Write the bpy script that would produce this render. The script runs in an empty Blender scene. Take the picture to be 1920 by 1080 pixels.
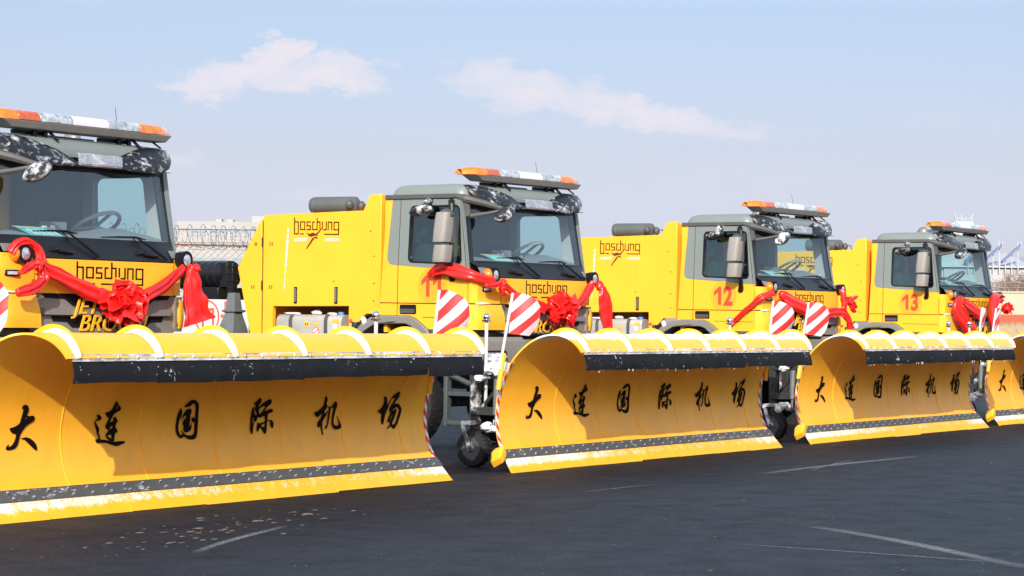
import bpy, bmesh, math, random
from mathutils import Vector, Matrix, Euler, noise
from mathutils.geometry import tessellate_polygon
R = math.radians
SC = bpy.context.scene
COL = SC.collection
random.seed(7)

# ------------------------------------------------------------------ camera
cam_d = bpy.data.cameras.new('camera'); cam = bpy.data.objects.new('camera', cam_d); COL.objects.link(cam)
cam_d.lens = 84.3755; cam_d.sensor_width = 36.0; cam_d.clip_end = 6000; cam_d.clip_start = 0.1
_r = Vector((0.55543, -0.83149, 0.01151)); _u = Vector((-0.01791, 0.00188, 0.99984)); _f = Vector((0.83137, 0.55554, 0.01384))
cam.matrix_world = Matrix(((_r.x, _u.x, -_f.x, 0), (_r.y, _u.y, -_f.y, 0), (_r.z, _u.z, -_f.z, 1.32488), (0, 0, 0, 1)))
SC.camera = cam

# ------------------------------------------------------------------ light and exposure
SUN_EL, SUN_AZ = 27.2, -121.5
sun_d = bpy.data.lights.new('sun', 'SUN'); sun = bpy.data.objects.new('sun', sun_d); COL.objects.link(sun)
sun_d.energy = 3.5; sun_d.angle = R(0.53); sun_d.color = (1.0, 0.94, 0.84)
_l = Vector((0.75812, 0.46504, -0.45715))
sun.rotation_euler = _l.to_track_quat('-Z', 'Y').to_euler(); sun.location = (0, 0, 40)
SC.view_settings.view_transform = 'Standard'; SC.view_settings.look = 'None'
SC.view_settings.exposure = 0.56; SC.view_settings.gamma = 1.0
SC.cycles.use_denoising = True
SC.cycles.max_bounces = 10; SC.cycles.diffuse_bounces = 7; SC.cycles.transparent_max_bounces = 12

W = bpy.data.worlds.new('World'); SC.world = W; W.use_nodes = True
wn = W.node_tree; wn.nodes.clear()
def nd(nt, t, **k):
    n = nt.nodes.new(t)
    for a, b in k.items():
        if a.startswith('i_'):
            key = a[2:]; key = int(key) if key.isdigit() else key
            n.inputs[key].default_value = b
        else: setattr(n, a, b)
    return n
def mth(nt, op, a, b=None, c=None, clamp=False):
    n = nt.nodes.new('ShaderNodeMath'); n.operation = op; n.use_clamp = clamp
    for i, v in enumerate((a, b, c)):
        if v is None: continue
        if isinstance(v, (int, float)): n.inputs[i].default_value = v
        else: nt.links.new(v, n.inputs[i])
    return n.outputs[0]
def mixc(nt, fac, a, b, blend='MIX'):
    n = nt.nodes.new('ShaderNodeMix'); n.data_type = 'RGBA'; n.blend_type = blend
    for i, v in ((0, fac), (6, a), (7, b)):
        if isinstance(v, (int, float)): n.inputs[i].default_value = v
        elif isinstance(v, tuple): n.inputs[i].default_value = v if len(v) == 4 else (*v, 1)
        else: nt.links.new(v, n.inputs[i])
    return n.outputs[2]
def ramp(nt, fac, stops):
    n = nt.nodes.new('ShaderNodeValToRGB'); cr = n.color_ramp
    cr.elements.remove(cr.elements[-1])
    for i, (p, c) in enumerate(stops):
        e = cr.elements[0] if i == 0 else cr.elements.new(p)
        e.position = p; e.color = (c, c, c, 1) if isinstance(c, (int, float)) else (*c, 1)
    nt.links.new(fac, n.inputs[0]); return n.outputs[0]
def sky():
    nt = wn; out = nd(nt, 'ShaderNodeOutputWorld'); bg = nd(nt, 'ShaderNodeBackground'); bg.inputs[1].default_value = 0.073
    st = nd(nt, 'ShaderNodeTexSky', sky_type='NISHITA', sun_disc=False, sun_elevation=R(SUN_EL), sun_rotation=R(SUN_AZ),
            air_density=1.0, dust_density=0.6, ozone_density=2.4, altitude=0)
    tc = nd(nt, 'ShaderNodeTexCoord'); sp = nd(nt, 'ShaderNodeSeparateXYZ'); nt.links.new(tc.outputs['Generated'], sp.inputs[0])
    az = mth(nt, 'ARCTAN2', sp.outputs[0], sp.outputs[1]); el = mth(nt, 'ARCSINE', sp.outputs[2]); el0 = el
    # clouds over the far airfield, placed by compass bearing and height above the horizon
    cv = nd(nt, 'ShaderNodeCombineXYZ'); nt.links.new(az, cv.inputs[0]); nt.links.new(mth(nt, 'MULTIPLY', el, 1.7), cv.inputs[1])
    n1 = nd(nt, 'ShaderNodeTexNoise', i_2=85.0, i_3=9.0, i_4=0.6, i_8=0.35); nt.links.new(cv.outputs[0], n1.inputs['Vector'])
    n2 = nd(nt, 'ShaderNodeTexNoise', i_2=30.0, i_3=4.0, i_4=0.55); nt.links.new(cv.outputs[0], n2.inputs['Vector'])
    wp = nd(nt, 'ShaderNodeTexNoise', i_2=55.0, i_3=6.0, i_4=0.6); nt.links.new(cv.outputs[0], wp.inputs['Vector']); ws = nd(nt, 'ShaderNodeSeparateXYZ'); nt.links.new(wp.outputs['Color'], ws.inputs[0])
    az = mth(nt, 'ADD', az, mth(nt, 'MULTIPLY', mth(nt, 'SUBTRACT', ws.outputs[0], .5), R(2.6))); el = mth(nt, 'ADD', el, mth(nt, 'MULTIPLY', mth(nt, 'SUBTRACT', ws.outputs[1], .5), R(1.25)))
    tot = None
    for a0, e0, ra, re, tilt, s in ((50.6, 5.72, 2.4, .50, 0.0, .9), (50.5, 6.2, .85, .66, 0, 1.0), (52.0, 5.8, 1.5, .52, -.05, .85), (49.0, 5.55, 1.2, .42, 0, .85), (48.9, 5.25, .8, .3, 0, .6),
                                    (55.6, 5.75, 1.3, .55, -.05, .62), (57.2, 5.4, 2.0, .60, -.12, .72), (59.4, 4.9, 2.2, .55, -.16, .74), (61.2, 4.6, 1.7, .34, -.14, .50), (56.2, 5.1, 1.0, .3, 0, .5),
                                    (48.0, 3.75, 1.2, .35, 0, .40), (51.8, 2.9, 1.6, .4, 0, .30), (62.6, 3.5, 2.0, .3, 0, .22), (66.5, 4.9, 2.0, .3, 0, .22), (46.0, 7.6, 2.2, .35, 0, .28), (60.5, 3.4, 1.5, .3, 0, .2)):
        da = mth(nt, 'SUBTRACT', az, R(a0)); de = mth(nt, 'SUBTRACT', mth(nt, 'SUBTRACT', el, R(e0)), mth(nt, 'MULTIPLY', da, tilt))
        u = mth(nt, 'POWER', mth(nt, 'ABSOLUTE', mth(nt, 'DIVIDE', da, R(ra))), 2.0); v = mth(nt, 'POWER', mth(nt, 'ABSOLUTE', mth(nt, 'DIVIDE', de, R(re))), 2.0)
        g = mth(nt, 'SUBTRACT', 1.0, mth(nt, 'ADD', u, v), clamp=True)
        g = mth(nt, 'MULTIPLY', mth(nt, 'POWER', g, 0.6), s)
        tot = g if tot is None else mth(nt, 'MAXIMUM', tot, g)
    nn = mth(nt, 'SUBTRACT', mth(nt, 'ADD', mth(nt, 'MULTIPLY', n1.outputs[0], 0.62), mth(nt, 'MULTIPLY', n2.outputs[0], 0.48)), 0.55)
    dens = mth(nt, 'ADD', tot, mth(nt, 'MULTIPLY', nn, mth(nt, 'ADD', 0.35, mth(nt, 'MULTIPLY', tot, 1.6))))
    m = mth(nt, 'MULTIPLY', mth(nt, 'SMOOTHSTEP' if False else 'MULTIPLY', mth(nt, 'DIVIDE', mth(nt, 'SUBTRACT', dens, 0.06), 0.85, clamp=True), mth(nt, 'GREATER_THAN', tot, 0.0)), mth(nt, 'MULTIPLY', tot, 2.2, clamp=True), clamp=True)
    tr = ramp(nt, mth(nt, 'DIVIDE', el0, R(20.0)), [(0.0, (.79, .74, .97)), (.10, (.79, .73, .97)), (.19, (.88, .735, .82)), (.37, (1.03, .885, .86)), (.46, (1.4, 1.25, 1.15)), (.70, (3.4, 2.8, 2.2)), (1.0, (5.0, 3.9, 2.7))])
    tint = mixc(nt, 1.0, st.outputs[0], mixc(nt, 1.0, tr, SKY_TINT, 'MULTIPLY'), 'MULTIPLY')
    c = mixc(nt, m, tint, CLOUD)
    nt.links.new(c, bg.inputs[0]); nt.links.new(bg.outputs[0], out.inputs[0])
SKY_TINT = (1.11, 1.11, 1.19); CLOUD = (7.75, 7.45, 8.2)
sky()

# ------------------------------------------------------------------ materials
def mat(name, col, rough=0.5, metal=0.0, coat=0.0, var=0.0, vscale=6.0, bump=0.0, bscale=40.0, emit=None, trans=0.0, spec=0.5):
    m = bpy.data.materials.new(name); m.use_nodes = True; nt = m.node_tree; b = nt.nodes['Principled BSDF']
    b.inputs['Base Color'].default_value = (*col, 1); b.inputs['Roughness'].default_value = rough; b.inputs['Metallic'].default_value = metal
    b.inputs['Coat Weight'].default_value = coat; b.inputs['Coat Roughness'].default_value = 0.08; b.inputs['Specular IOR Level'].default_value = spec
    if trans: b.inputs['Transmission Weight'].default_value = trans
    if emit: b.inputs['Emission Color'].default_value = (*emit[0], 1); b.inputs['Emission Strength'].default_value = emit[1]
    if var or bump:
        tc = nd(nt, 'ShaderNodeTexCoord'); n = nd(nt, 'ShaderNodeTexNoise', i_2=vscale, i_3=5.0, i_4=0.6); nt.links.new(tc.outputs['Object'], n.inputs['Vector'])
    if var:
        c = ramp(nt, n.outputs[0], [(0.3, tuple(x * (1 - var) for x in col)), (0.7, tuple(min(1, x * (1 + var * .6)) for x in col))])
        nt.links.new(c, b.inputs['Base Color'])
        nt.links.new(mth(nt, 'ADD', rough - .06, mth(nt, 'MULTIPLY', n.outputs[0], .12)), b.inputs['Roughness'])
    if bump:
        n2 = nd(nt, 'ShaderNodeTexNoise', i_2=bscale, i_3=4.0); nt.links.new(tc.outputs['Object'], n2.inputs['Vector'])
        bp = nd(nt, 'ShaderNodeBump', i_0=bump, i_1=0.01); nt.links.new(n2.outputs[0], bp.inputs['Height']); nt.links.new(bp.outputs[0], b.inputs['Normal'])
    return m
def snow_over(m, amount, scale=14.0, white=(0.66, 0.67, 0.70), stretch=(1, 1, 1), detail=6.0, uv=None, soft=0.06):
    """scatter stuck snow / frost over a finished material (noise in object space, different on every object)"""
    nt = m.node_tree; b = nt.nodes['Principled BSDF']; old = b.inputs['Base Color']
    src = old.links[0].from_socket if old.links else None; oldc = tuple(old.default_value)[:3]
    tc = nd(nt, 'ShaderNodeTexCoord'); oi = nd(nt, 'ShaderNodeObjectInfo'); ad = nd(nt, 'ShaderNodeVectorMath', operation='ADD')
    cm = nd(nt, 'ShaderNodeCombineXYZ'); r9 = mth(nt, 'MULTIPLY', oi.outputs['Random'], 37.0)
    for i in range(3): nt.links.new(r9, cm.inputs[i])
    mp = nd(nt, 'ShaderNodeMapping'); mp.inputs['Scale'].default_value = stretch
    nt.links.new(tc.outputs['Object'], mp.inputs[0]); nt.links.new(mp.outputs[0], ad.inputs[0]); nt.links.new(cm.outputs[0], ad.inputs[1])
    n = nd(nt, 'ShaderNodeTexNoise', i_2=scale, i_3=detail, i_4=0.65); nt.links.new(ad.outputs[0], n.inputs['Vector'])
    nl = nd(nt, 'ShaderNodeTexNoise', i_2=scale * .22, i_3=2.0); nt.links.new(ad.outputs[0], nl.inputs['Vector'])
    f = mth(nt, 'ADD', mth(nt, 'MULTIPLY', n.outputs[0], .62), mth(nt, 'MULTIPLY', nl.outputs[0], .38))
    if uv:
        u = nd(nt, 'ShaderNodeUVMap'); s = nd(nt, 'ShaderNodeSeparateXYZ'); nt.links.new(u.outputs[0], s.inputs[0]); f = uv(nt, s, f)
    k = ramp(nt, f, [(1 - amount - soft, 0.0), (1 - amount + soft, 1.0)])
    nt.links.new(mixc(nt, k, src if src else oldc, white), old)
    rs = b.inputs['Roughness']; rv = rs.links[0].from_socket if rs.links else rs.default_value
    mx = nd(nt, 'ShaderNodeMix'); nt.links.new(k, mx.inputs[0]); mx.inputs[3].default_value = 0.85
    if isinstance(rv, float): mx.inputs[2].default_value = rv
    else: nt.links.new(rv, mx.inputs[2])
    nt.links.new(mx.outputs[0], rs)
    return m
YEL = (0.95, 0.448, 0.028)
M = {}
M['yellow'] = mat('yellow_paint', YEL, 0.42, var=0.05, vscale=2.5, bump=0.02, bscale=9, spec=0.35)
def blade_paint(m):                        # scoured, slightly streaked paint with faint scuffs
    nt = m.node_tree; b = nt.nodes['Principled BSDF']; src = b.inputs['Base Color'].links[0].from_socket; tc = nd(nt, 'ShaderNodeTexCoord')
    def n(sc, st, det=5.0):
        mp = nd(nt, 'ShaderNodeMapping'); mp.inputs['Scale'].default_value = st; q = nd(nt, 'ShaderNodeTexNoise', i_2=sc, i_3=det, i_4=.65); nt.links.new(tc.outputs['Object'], mp.inputs[0]); nt.links.new(mp.outputs[0], q.inputs['Vector']); return q.outputs[0]
    k = mth(nt, 'MULTIPLY', ramp(nt, n(5.0, (1.6, .5, .35)), [(.50, 0.0), (.72, 1.0)]), .16); c = mixc(nt, k, src, (.66, .25, .02))
    k = mth(nt, 'MULTIPLY', ramp(nt, n(20.0, (.25, 1, 1.6)), [(.66, 0.0), (.72, 1.0)]), .35); c = mixc(nt, k, c, (.90, .55, .16))
    k = mth(nt, 'MULTIPLY', ramp(nt, n(2.2, (1, 1, 1), 6.0), [(.62, 0.0), (.70, 1.0)]), .15); c = mixc(nt, k, c, (.45, .20, .05)); nt.links.new(c, b.inputs['Base Color']); return m
M['blade'] = blade_paint(mat('blade_paint', YEL, 0.40, var=0.06, vscale=3.0, bump=0.05, bscale=7, spec=0.4))
M['yellow_worn'] = mat('yellow_paint_worn', (0.86, 0.45, 0.02), 0.55, var=0.12, vscale=5)
M['letter_yellow'] = mat('letter_yellow', (0.80, 0.42, 0.02), 0.4)
M['grey'] = mat('cab_grey', (0.185, 0.215, 0.205), 0.4, var=0.05, vscale=3)
M['grille'] = mat('grille_grey', (0.20, 0.187, 0.17), 0.55, var=0.08)
M['black'] = mat('black_plastic', (0.009, 0.0095, 0.011), 0.35, spec=0.3, var=0.15)
M['black_matt'] = mat('black_matt', (0.005, 0.005, 0.006), 0.8, spec=0.2)
M['dark'] = mat('dark_steel', (0.025, 0.027, 0.027), 0.55, var=0.3, vscale=12)
M['steel'] = mat('grey_steel', (0.13, 0.145, 0.145), 0.5, var=0.2, vscale=10)
M['dark_grey'] = mat('dark_grey_steel', (0.060, 0.072, 0.072), 0.5, var=0.25, vscale=10)
M['rail'] = mat('rail_grey', (0.075, 0.075, 0.073), 0.5, var=0.2)
M['alu'] = mat('aluminium', (0.24, 0.23, 0.215), 0.45, metal=0.4, var=0.1)
M['chrome'] = mat('chrome', (0.75, 0.76, 0.80), 0.18, metal=1.0)
M['rubber'] = mat('rubber', (0.009, 0.0095, 0.010), 0.75, var=0.3, vscale=30, bump=0.3, bscale=90)
M['tank'] = mat('tank_metal', (0.42, 0.40, 0.365), 0.45, metal=0.15, var=0.12, vscale=8)
M['white'] = mat('white_paint', (0.60, 0.60, 0.62), 0.45, var=0.04)
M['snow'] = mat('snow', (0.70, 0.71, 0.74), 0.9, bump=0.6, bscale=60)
M['red_cloth'] = mat('red_cloth', (0.88, 0.020, 0.018), 0.34, var=0.12, vscale=9, bump=0.2, bscale=17)
M['red'] = mat('red_paint', (0.78, 0.06, 0.025), 0.45)
M['decal_disc'] = mat('decal_disc', (0.82, 0.36, 0.02), 0.45)
M['ink'] = mat('black_ink', (0.006, 0.004, 0.004), 0.7, spec=0.1)
M['ink_brown'] = mat('brown_ink', (0.10, 0.02, 0.006), 0.6)
M['teal'] = mat('teal_paper', (0.04, 0.48, 0.44), 0.7)
M['paper'] = mat('paper', (0.72, 0.73, 0.78), 0.7)
M['cream'] = mat('cream_card', (0.72, 0.55, 0.36), 0.7)
M['interior'] = mat('cab_interior', (0.05, 0.058, 0.075), 0.8, var=0.2)
M['trim'] = mat('cab_trim', (0.33, 0.35, 0.37), 0.75)
M['seat'] = mat('seat_cloth', (0.018, 0.035, 0.032), 0.9, var=0.3, vscale=15)
M['dash'] = mat('dashboard', (0.19, 0.20, 0.22), 0.6)
M['hydraulic'] = mat('hydraulic_rod', (0.30, 0.32, 0.34), 0.25, metal=0.8)
M['mirror_shell'] = mat('mirror_shell', (0.27, 0.255, 0.235), 0.6, var=0.12, vscale=40, bump=0.15, bscale=120)
M['amber'] = mat('amber_lens', (0.85, 0.20, 0.01), 0.18, coat=0.5, var=0.45, vscale=22)
M['amber_dark'] = mat('amber_dark_lens', (0.55, 0.10, 0.02), 0.2, coat=0.5, var=0.3, vscale=25)
M['clear'] = mat('clear_lens', (0.42, 0.46, 0.50), 0.12, coat=0.6, var=0.7, vscale=17)
M['lens_white'] = mat('lamp_lens', (0.62, 0.64, 0.68), 0.10, metal=0.5, var=0.5, vscale=30)
M['cylinder'] = mat('cylinder_grey', (0.085, 0.095, 0.092), 0.55, var=0.1)
snow_over(M['dark'], 0.36, 9)
M['black_snow'] = snow_over(mat('black_plastic_snowy', (0.009, 0.010, 0.013), 0.4), 0.412, 21, stretch=(.8, .8, 1.3), soft=.07)
M['mirror_snow'] = snow_over(mat('mirror_plastic_snowy', (0.02, 0.022, 0.025), 0.4), 0.45, 17)
M['chrome_snow'] = snow_over(mat('visor_strip', (0.42, 0.44, 0.50), 0.3, metal=0.5), 0.46, 30)
M['steel_snow'] = snow_over(mat('steel_snowy', (0.10, 0.11, 0.11), 0.5), 0.50, 12)
M['flap'] = snow_over(mat('flap_rubber', (0.010, 0.011, 0.013), 0.7, spec=0.15, var=0.35, vscale=7, bump=0.15, bscale=60), 0.355, 34, soft=0.03)
M['strip'] = snow_over(mat('wear_strip', (0.068, 0.073, 0.077), 0.6, var=0.1), 0.36, 25, stretch=(.35, 1, 1))
M['lip'] = snow_over(mat('clamp_bar', (0.30, 0.29, 0.30), 0.5, metal=0.3), 0.50, 22, stretch=(.5, 1, 1))
def edge_snow(nt, s, f):      # more of it toward the left end and along the upper half of the cutting edge
    a = ramp(nt, s.outputs[0], [(0.0, 0.20), (0.22, 0.12), (0.45, 0.02), (0.6, -0.0), (0.86, 0.0), (0.94, 0.12), (1.0, 0.16)])
    b = ramp(nt, s.outputs[1], [(0.0, 0.0), (0.12, 0.0), (0.42, 1.0), (1.0, 1.0)])
    return mth(nt, 'ADD', f, mth(nt, 'SUBTRACT', mth(nt, 'MULTIPLY', a, b), mth(nt, 'MULTIPLY', mth(nt, 'SUBTRACT', 1.0, b), .2)))
M['edge'] = snow_over(mat('cutting_edge_paint', (0.84, 0.43, 0.02), 0.5, var=0.06), 0.395, 60, stretch=(1, .6, .6), uv=edge_snow, soft=0.10, white=(0.74, 0.73, 0.72))
def crest_snow(nt, s, f):
    b = ramp(nt, s.outputs[1], [(0.0, 0.0), (0.30, 0.35), (0.55, 0.42), (0.70, 0.33), (0.80, 0.12), (0.88, 0.0), (1.0, 0.0)])
    return mth(nt, 'ADD', mth(nt, 'MULTIPLY', f, 0.5), b)
M['curl_snow'] = snow_over(mat('yellow_paint_crest_snow', YEL, 0.42, var=0.05), 0.46, 30, uv=crest_snow, soft=0.07)
def glass(name, tint, refl=0.9):
    m = bpy.data.materials.new(name); m.use_nodes = True; nt = m.node_tree; nt.nodes.clear()
    o = nd(nt, 'ShaderNodeOutputMaterial'); t = nd(nt, 'ShaderNodeBsdfTransparent'); g = nd(nt, 'ShaderNodeBsdfGlossy'); fr = nd(nt, 'ShaderNodeLayerWeight', i_0=0.5)
    t.inputs[0].default_value = (*tint, 1); g.inputs['Roughness'].default_value = 0.02; g.inputs['Color'].default_value = (refl, refl, refl, 1)
    mx = nd(nt, 'ShaderNodeMixShader'); nt.links.new(mth(nt, 'ADD', mth(nt, 'MULTIPLY', mth(nt, 'POWER', fr.outputs[1], 5.0), 0.9), 0.11), mx.inputs[0]); nt.links.new(t.outputs[0], mx.inputs[1]); nt.links.new(g.outputs[0], mx.inputs[2]); nt.links.new(mx.outputs[0], o.inputs[0])
    return m
M['glass'] = glass('windscreen_glass', (0.84, 0.94, 0.95))
M['side_glass'] = glass('side_glass', (0.78, 0.92, 0.92))
def striped(name, axis_u, axis_v, period, c1, c2, rough=0.5):
    m = bpy.data.materials.new(name); m.use_nodes = True; nt = m.node_tree; b = nt.nodes['Principled BSDF']; b.inputs['Roughness'].default_value = rough
    u = nd(nt, 'ShaderNodeUVMap'); s = nd(nt, 'ShaderNodeSeparateXYZ'); nt.links.new(u.outputs[0], s.inputs[0])
    v = mth(nt, 'ADD', mth(nt, 'MULTIPLY', s.outputs[0], axis_u), mth(nt, 'MULTIPLY', s.outputs[1], axis_v))
    k = mth(nt, 'GREATER_THAN', mth(nt, 'FRACT', mth(nt, 'DIVIDE', v, period)), 0.5)
    nt.links.new(mixc(nt, k, c1, c2), b.inputs['Base Color']); return m
M['tape'] = striped('red_white_tape', 1.0, 1.0, 0.115, (0.62, 0.035, 0.025), (0.72, 0.72, 0.72))
M['flag'] = striped('red_white_flag', -0.55, 1.0, 0.175, (0.62, 0.56, 0.63), (0.72, 0.03, 0.03))

# ------------------------------------------------------------------ mesh helpers
class MB:
    def __init__(s): s.v = []; s.f = []; s.mi = []; s.uv = {}; s.cuts = []
    def cut(s): s.cuts.append((len(s.v), len(s.f))); return s
    def add(s, vs, fs, mi=0, uvs=None):
        o = len(s.v); s.v += [tuple(v) for v in vs]
        for k, f in enumerate(fs):
            if uvs: s.uv[len(s.f)] = [uvs[i] for i in f]
            s.f.append([i + o for i in f]); s.mi.append(mi)
        return s
    def box(s, x0, x1, y0, y1, z0, z1, mi=0):
        return s.add([(x, y, z) for z in (z0, z1) for y in (y0, y1) for x in (x0, x1)],
                     [(0, 2, 3, 1), (4, 5, 7, 6), (0, 1, 5, 4), (2, 6, 7, 3), (0, 4, 6, 2), (1, 3, 7, 5)], mi)
    def hexa(s, b, t, mi=0):
        return s.add(list(b) + list(t), [(3, 2, 1, 0), (4, 5, 6, 7)] + [(i, (i + 1) % 4, 4 + (i + 1) % 4, 4 + i) for i in range(4)], mi)
    def tube(s, pts, r, n=8, mi=0, cap=True):
        pts = [Vector(p) for p in pts]; N = len(pts); rs = r if isinstance(r, (list, tuple)) else [r] * N
        vs = []; up = None
        for i, p in enumerate(pts):
            t = (pts[min(i + 1, N - 1)] - pts[max(i - 1, 0)]).normalized()
            if up is None: up = Vector((0, 0, 1)) if abs(t.z) < .9 else Vector((1, 0, 0))
            a = t.cross(up).normalized(); up = a.cross(t).normalized()
            for k in range(n):
                q = 2 * math.pi * k / n; vs.append(p + (a * math.cos(q) + up * math.sin(q)) * rs[i])
        fs = [(i * n + k, i * n + (k + 1) % n, (i + 1) * n + (k + 1) % n, (i + 1) * n + k) for i in range(N - 1) for k in range(n)]
        if cap: fs += [tuple(range(n))[::-1], tuple((N - 1) * n + k for k in range(n))]
        return s.add(vs, fs, mi)
    def cyl(s, p0, p1, r0, r1=None, n=20, mi=0): return s.tube([p0, p1], [r0, r0 if r1 is None else r1], n, mi)
    def lathe(s, p0, ax, prof, n=24, mi=0, cap=True):      # prof: (distance along axis, radius)
        p0 = Vector(p0); ax = Vector(ax).normalized()
        return s.tube([p0 + ax * (d + 1e-5 * i) for i, (d, r) in enumerate(prof)], [max(r, 1e-4) for d, r in prof], n, mi, cap)
    def grid(s, P, mi=0, uv=None, thick=None):   # P[row][col] points ; thick: Vector offset or fn(r,c)->Vector for a second skin
        nr, nc = len(P), len(P[0]); vs = [p for row in P for p in row]
        uvs = [q for row in uv for q in row] if uv else None
        fs = [(r * nc + c, r * nc + c + 1, (r + 1) * nc + c + 1, (r + 1) * nc + c) for r in range(nr - 1) for c in range(nc - 1)]
        s.add(vs, fs, mi, uvs)
        if thick is not None:
            T = thick if callable(thick) else (lambda r, c: thick)
            vb = [Vector(P[r][c]) + T(r, c) for r in range(nr) for c in range(nc)]
            s.add(vb, [f[::-1] for f in fs], mi, uvs)
            ed = [(0, c) for c in range(nc)] + [(r, nc - 1) for r in range(1, nr)] + [(nr - 1, c) for c in range(nc - 2, -1, -1)] + [(r, 0) for r in range(nr - 2, 0, -1)]
            for i in range(len(ed)):
                (a, b), (c, d) = ed[i], ed[(i + 1) % len(ed)]
                q = [P[a][b], P[c][d], vb[c * nc + d], vb[a * nc + b]]; iu = [a * nc + b, c * nc + d, c * nc + d, a * nc + b]
                s.add(q, [(3, 2, 1, 0)], mi, [uvs[k] for k in iu] if uvs else None)
        return s
    def plate(s, loops, f, t, mi=0):             # loops of (u,v); f(u,v,w) -> xyz, w = 0 outside, -t inside
        if loops and not isinstance(loops[0][0], (tuple, list)): loops = [loops]
        pts = [p for l in loops for p in l]; n = len(pts)
        tr = tessellate_polygon([[Vector((u, v, 0)) for u, v in l] for l in loops])
        vs = [f(u, v, 0) for u, v in pts] + [f(u, v, -t) for u, v in pts]
        fs = [tuple(x) for x in tr] + [tuple(i + n for i in x[::-1]) for x in tr]; o = 0
        for l in loops:
            m = len(l)
            for i in range(m): a, b = o + i, o + (i + 1) % m; fs.append((a, b, b + n, a + n))
            o += m
        return s.add(vs, fs, mi)
    def ball(s, c, r, nu=14, nv=9, mi=0, jit=0.0, rot=None):
        c = Vector(c); r = (r, r, r) if isinstance(r, (int, float)) else r; vs = []; sd = random.random() * 50
        for i in range(nv + 1):
            th = math.pi * i / nv
            for k in range(nu):
                ph = 2 * math.pi * k / nu; d = Vector((math.sin(th) * math.cos(ph), math.sin(th) * math.sin(ph), math.cos(th)))
                g = 1 + jit * noise.noise(d * 2.3 + Vector((sd, 0, 0))); p = Vector((d.x * r[0], d.y * r[1], d.z * r[2])) * g
                if rot: p = rot @ p
                vs.append(c + p)
        fs = [(i * nu + k, i * nu + (k + 1) % nu, (i + 1) * nu + (k + 1) % nu, (i + 1) * nu + k) for i in range(nv) for k in range(nu)]
        return s.add(vs, fs, mi)
    def loft(s, loops, mi=0, caps=True):
        n = len(loops[0]); vs = [p for l in loops for p in l]
        fs = [(i * n + k, i * n + (k + 1) % n, (i + 1) * n + (k + 1) % n, (i + 1) * n + k) for i in range(len(loops) - 1) for k in range(n)]
        if caps: fs += [tuple(range(n))[::-1], tuple((len(loops) - 1) * n + k for k in range(n))]
        return s.add(vs, fs, mi)
    def build(s, name, m, parent=None, smooth=True, ang=32, bevel=0.0, recalc=True, seg=2):
        me = bpy.data.meshes.new(name); me.from_pydata(s.v, [], s.f)
        for x in (m if isinstance(m, (list, tuple)) else [m]): me.materials.append(M[x] if isinstance(x, str) else x)
        if max(s.mi, default=0): me.polygons.foreach_set('material_index', s.mi)
        if s.uv:
            ul = me.uv_layers.new(name='UVMap')
            for p in me.polygons:
                q = s.uv.get(p.index)
                if q:
                    for li, uvv in zip(p.loop_indices, q): ul.data[li].uv = uvv
        if recalc:
            bm = bmesh.new(); bm.from_mesh(me); bmesh.ops.recalc_face_normals(bm, faces=bm.faces); bm.to_mesh(me); bm.free()
        if smooth:
            me.shade_smooth()
            me.set_sharp_from_angle(angle=R(ang))
        o = bpy.data.objects.new(name, me); COL.objects.link(o)
        if parent: o.parent = parent
        if bevel:
            b = o.modifiers.new('bevel', 'BEVEL'); b.width = bevel; b.segments = seg; b.limit_method = 'ANGLE'; b.angle_limit = R(40); b.harden_normals = False
        return o
def build_each(mb, name, m, parent, **k):        # one object for each stretch of geometry between mb.cut() marks
    out = []; v0 = f0 = 0
    for v1, f1 in mb.cuts:
        q = MB(); q.v = mb.v[v0:v1]; q.f = [[i - v0 for i in f] for f in mb.f[f0:f1]]; q.mi = mb.mi[f0:f1]; q.uv = {i - f0: u for i, u in mb.uv.items() if f0 <= i < f1}
        out.append(q.build(name, m, parent, **k)); v0, f0 = v1, f1
    return out
def thing(name, label, cat, loc=(0, 0, 0), rz=0.0, group=None):
    o = bpy.data.objects.new(name, None); COL.objects.link(o); o.location = loc; o.rotation_euler = (0, 0, rz)
    o['label'] = label; o['category'] = cat; o.empty_display_size = 0.3
    if group: o['group'] = group
    return o
def tag(o, label, cat, group=None):
    o['label'] = label; o['category'] = cat
    if group: o['group'] = group
    return o
def kind(o, k): o['kind'] = k; return o
KIDS = {}
def copy_tree(o, parent=None):
    c = o.copy(); COL.objects.link(c)
    if parent: c.parent = parent
    for ch in list(o.children): copy_tree(ch, c)
    return c
def rrect(x0, x1, y0, y1, r, n=5):
    out = []
    for cx, cy, a in ((x1 - r, y0 + r, -90), (x1 - r, y1 - r, 0), (x0 + r, y1 - r, 90), (x0 + r, y0 + r, 180)):
        for i in range(n + 1): q = R(a + 90 * i / n); out.append((cx + r * math.cos(q), cy + r * math.sin(q)))
    return out
def smooth_loop(pts, k=2):                       # Chaikin corner cutting for traced outlines
    for _ in range(k):
        q = []
        for i in range(len(pts)):
            a, b = pts[i], pts[(i + 1) % len(pts)]
            q += [(a[0] * .75 + b[0] * .25, a[1] * .75 + b[1] * .25), (a[0] * .25 + b[0] * .75, a[1] * .25 + b[1] * .75)]
        pts = q
    return pts
def lerp(a, b, t): return a + (b - a) * t
def interp(x, xs, ys):
    if x <= xs[0]: return ys[0]
    for i in range(len(xs) - 1):
        if x <= xs[i + 1]: return lerp(ys[i], ys[i + 1], (x - xs[i]) / (xs[i + 1] - xs[i] + 1e-12))
    return ys[-1]
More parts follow.
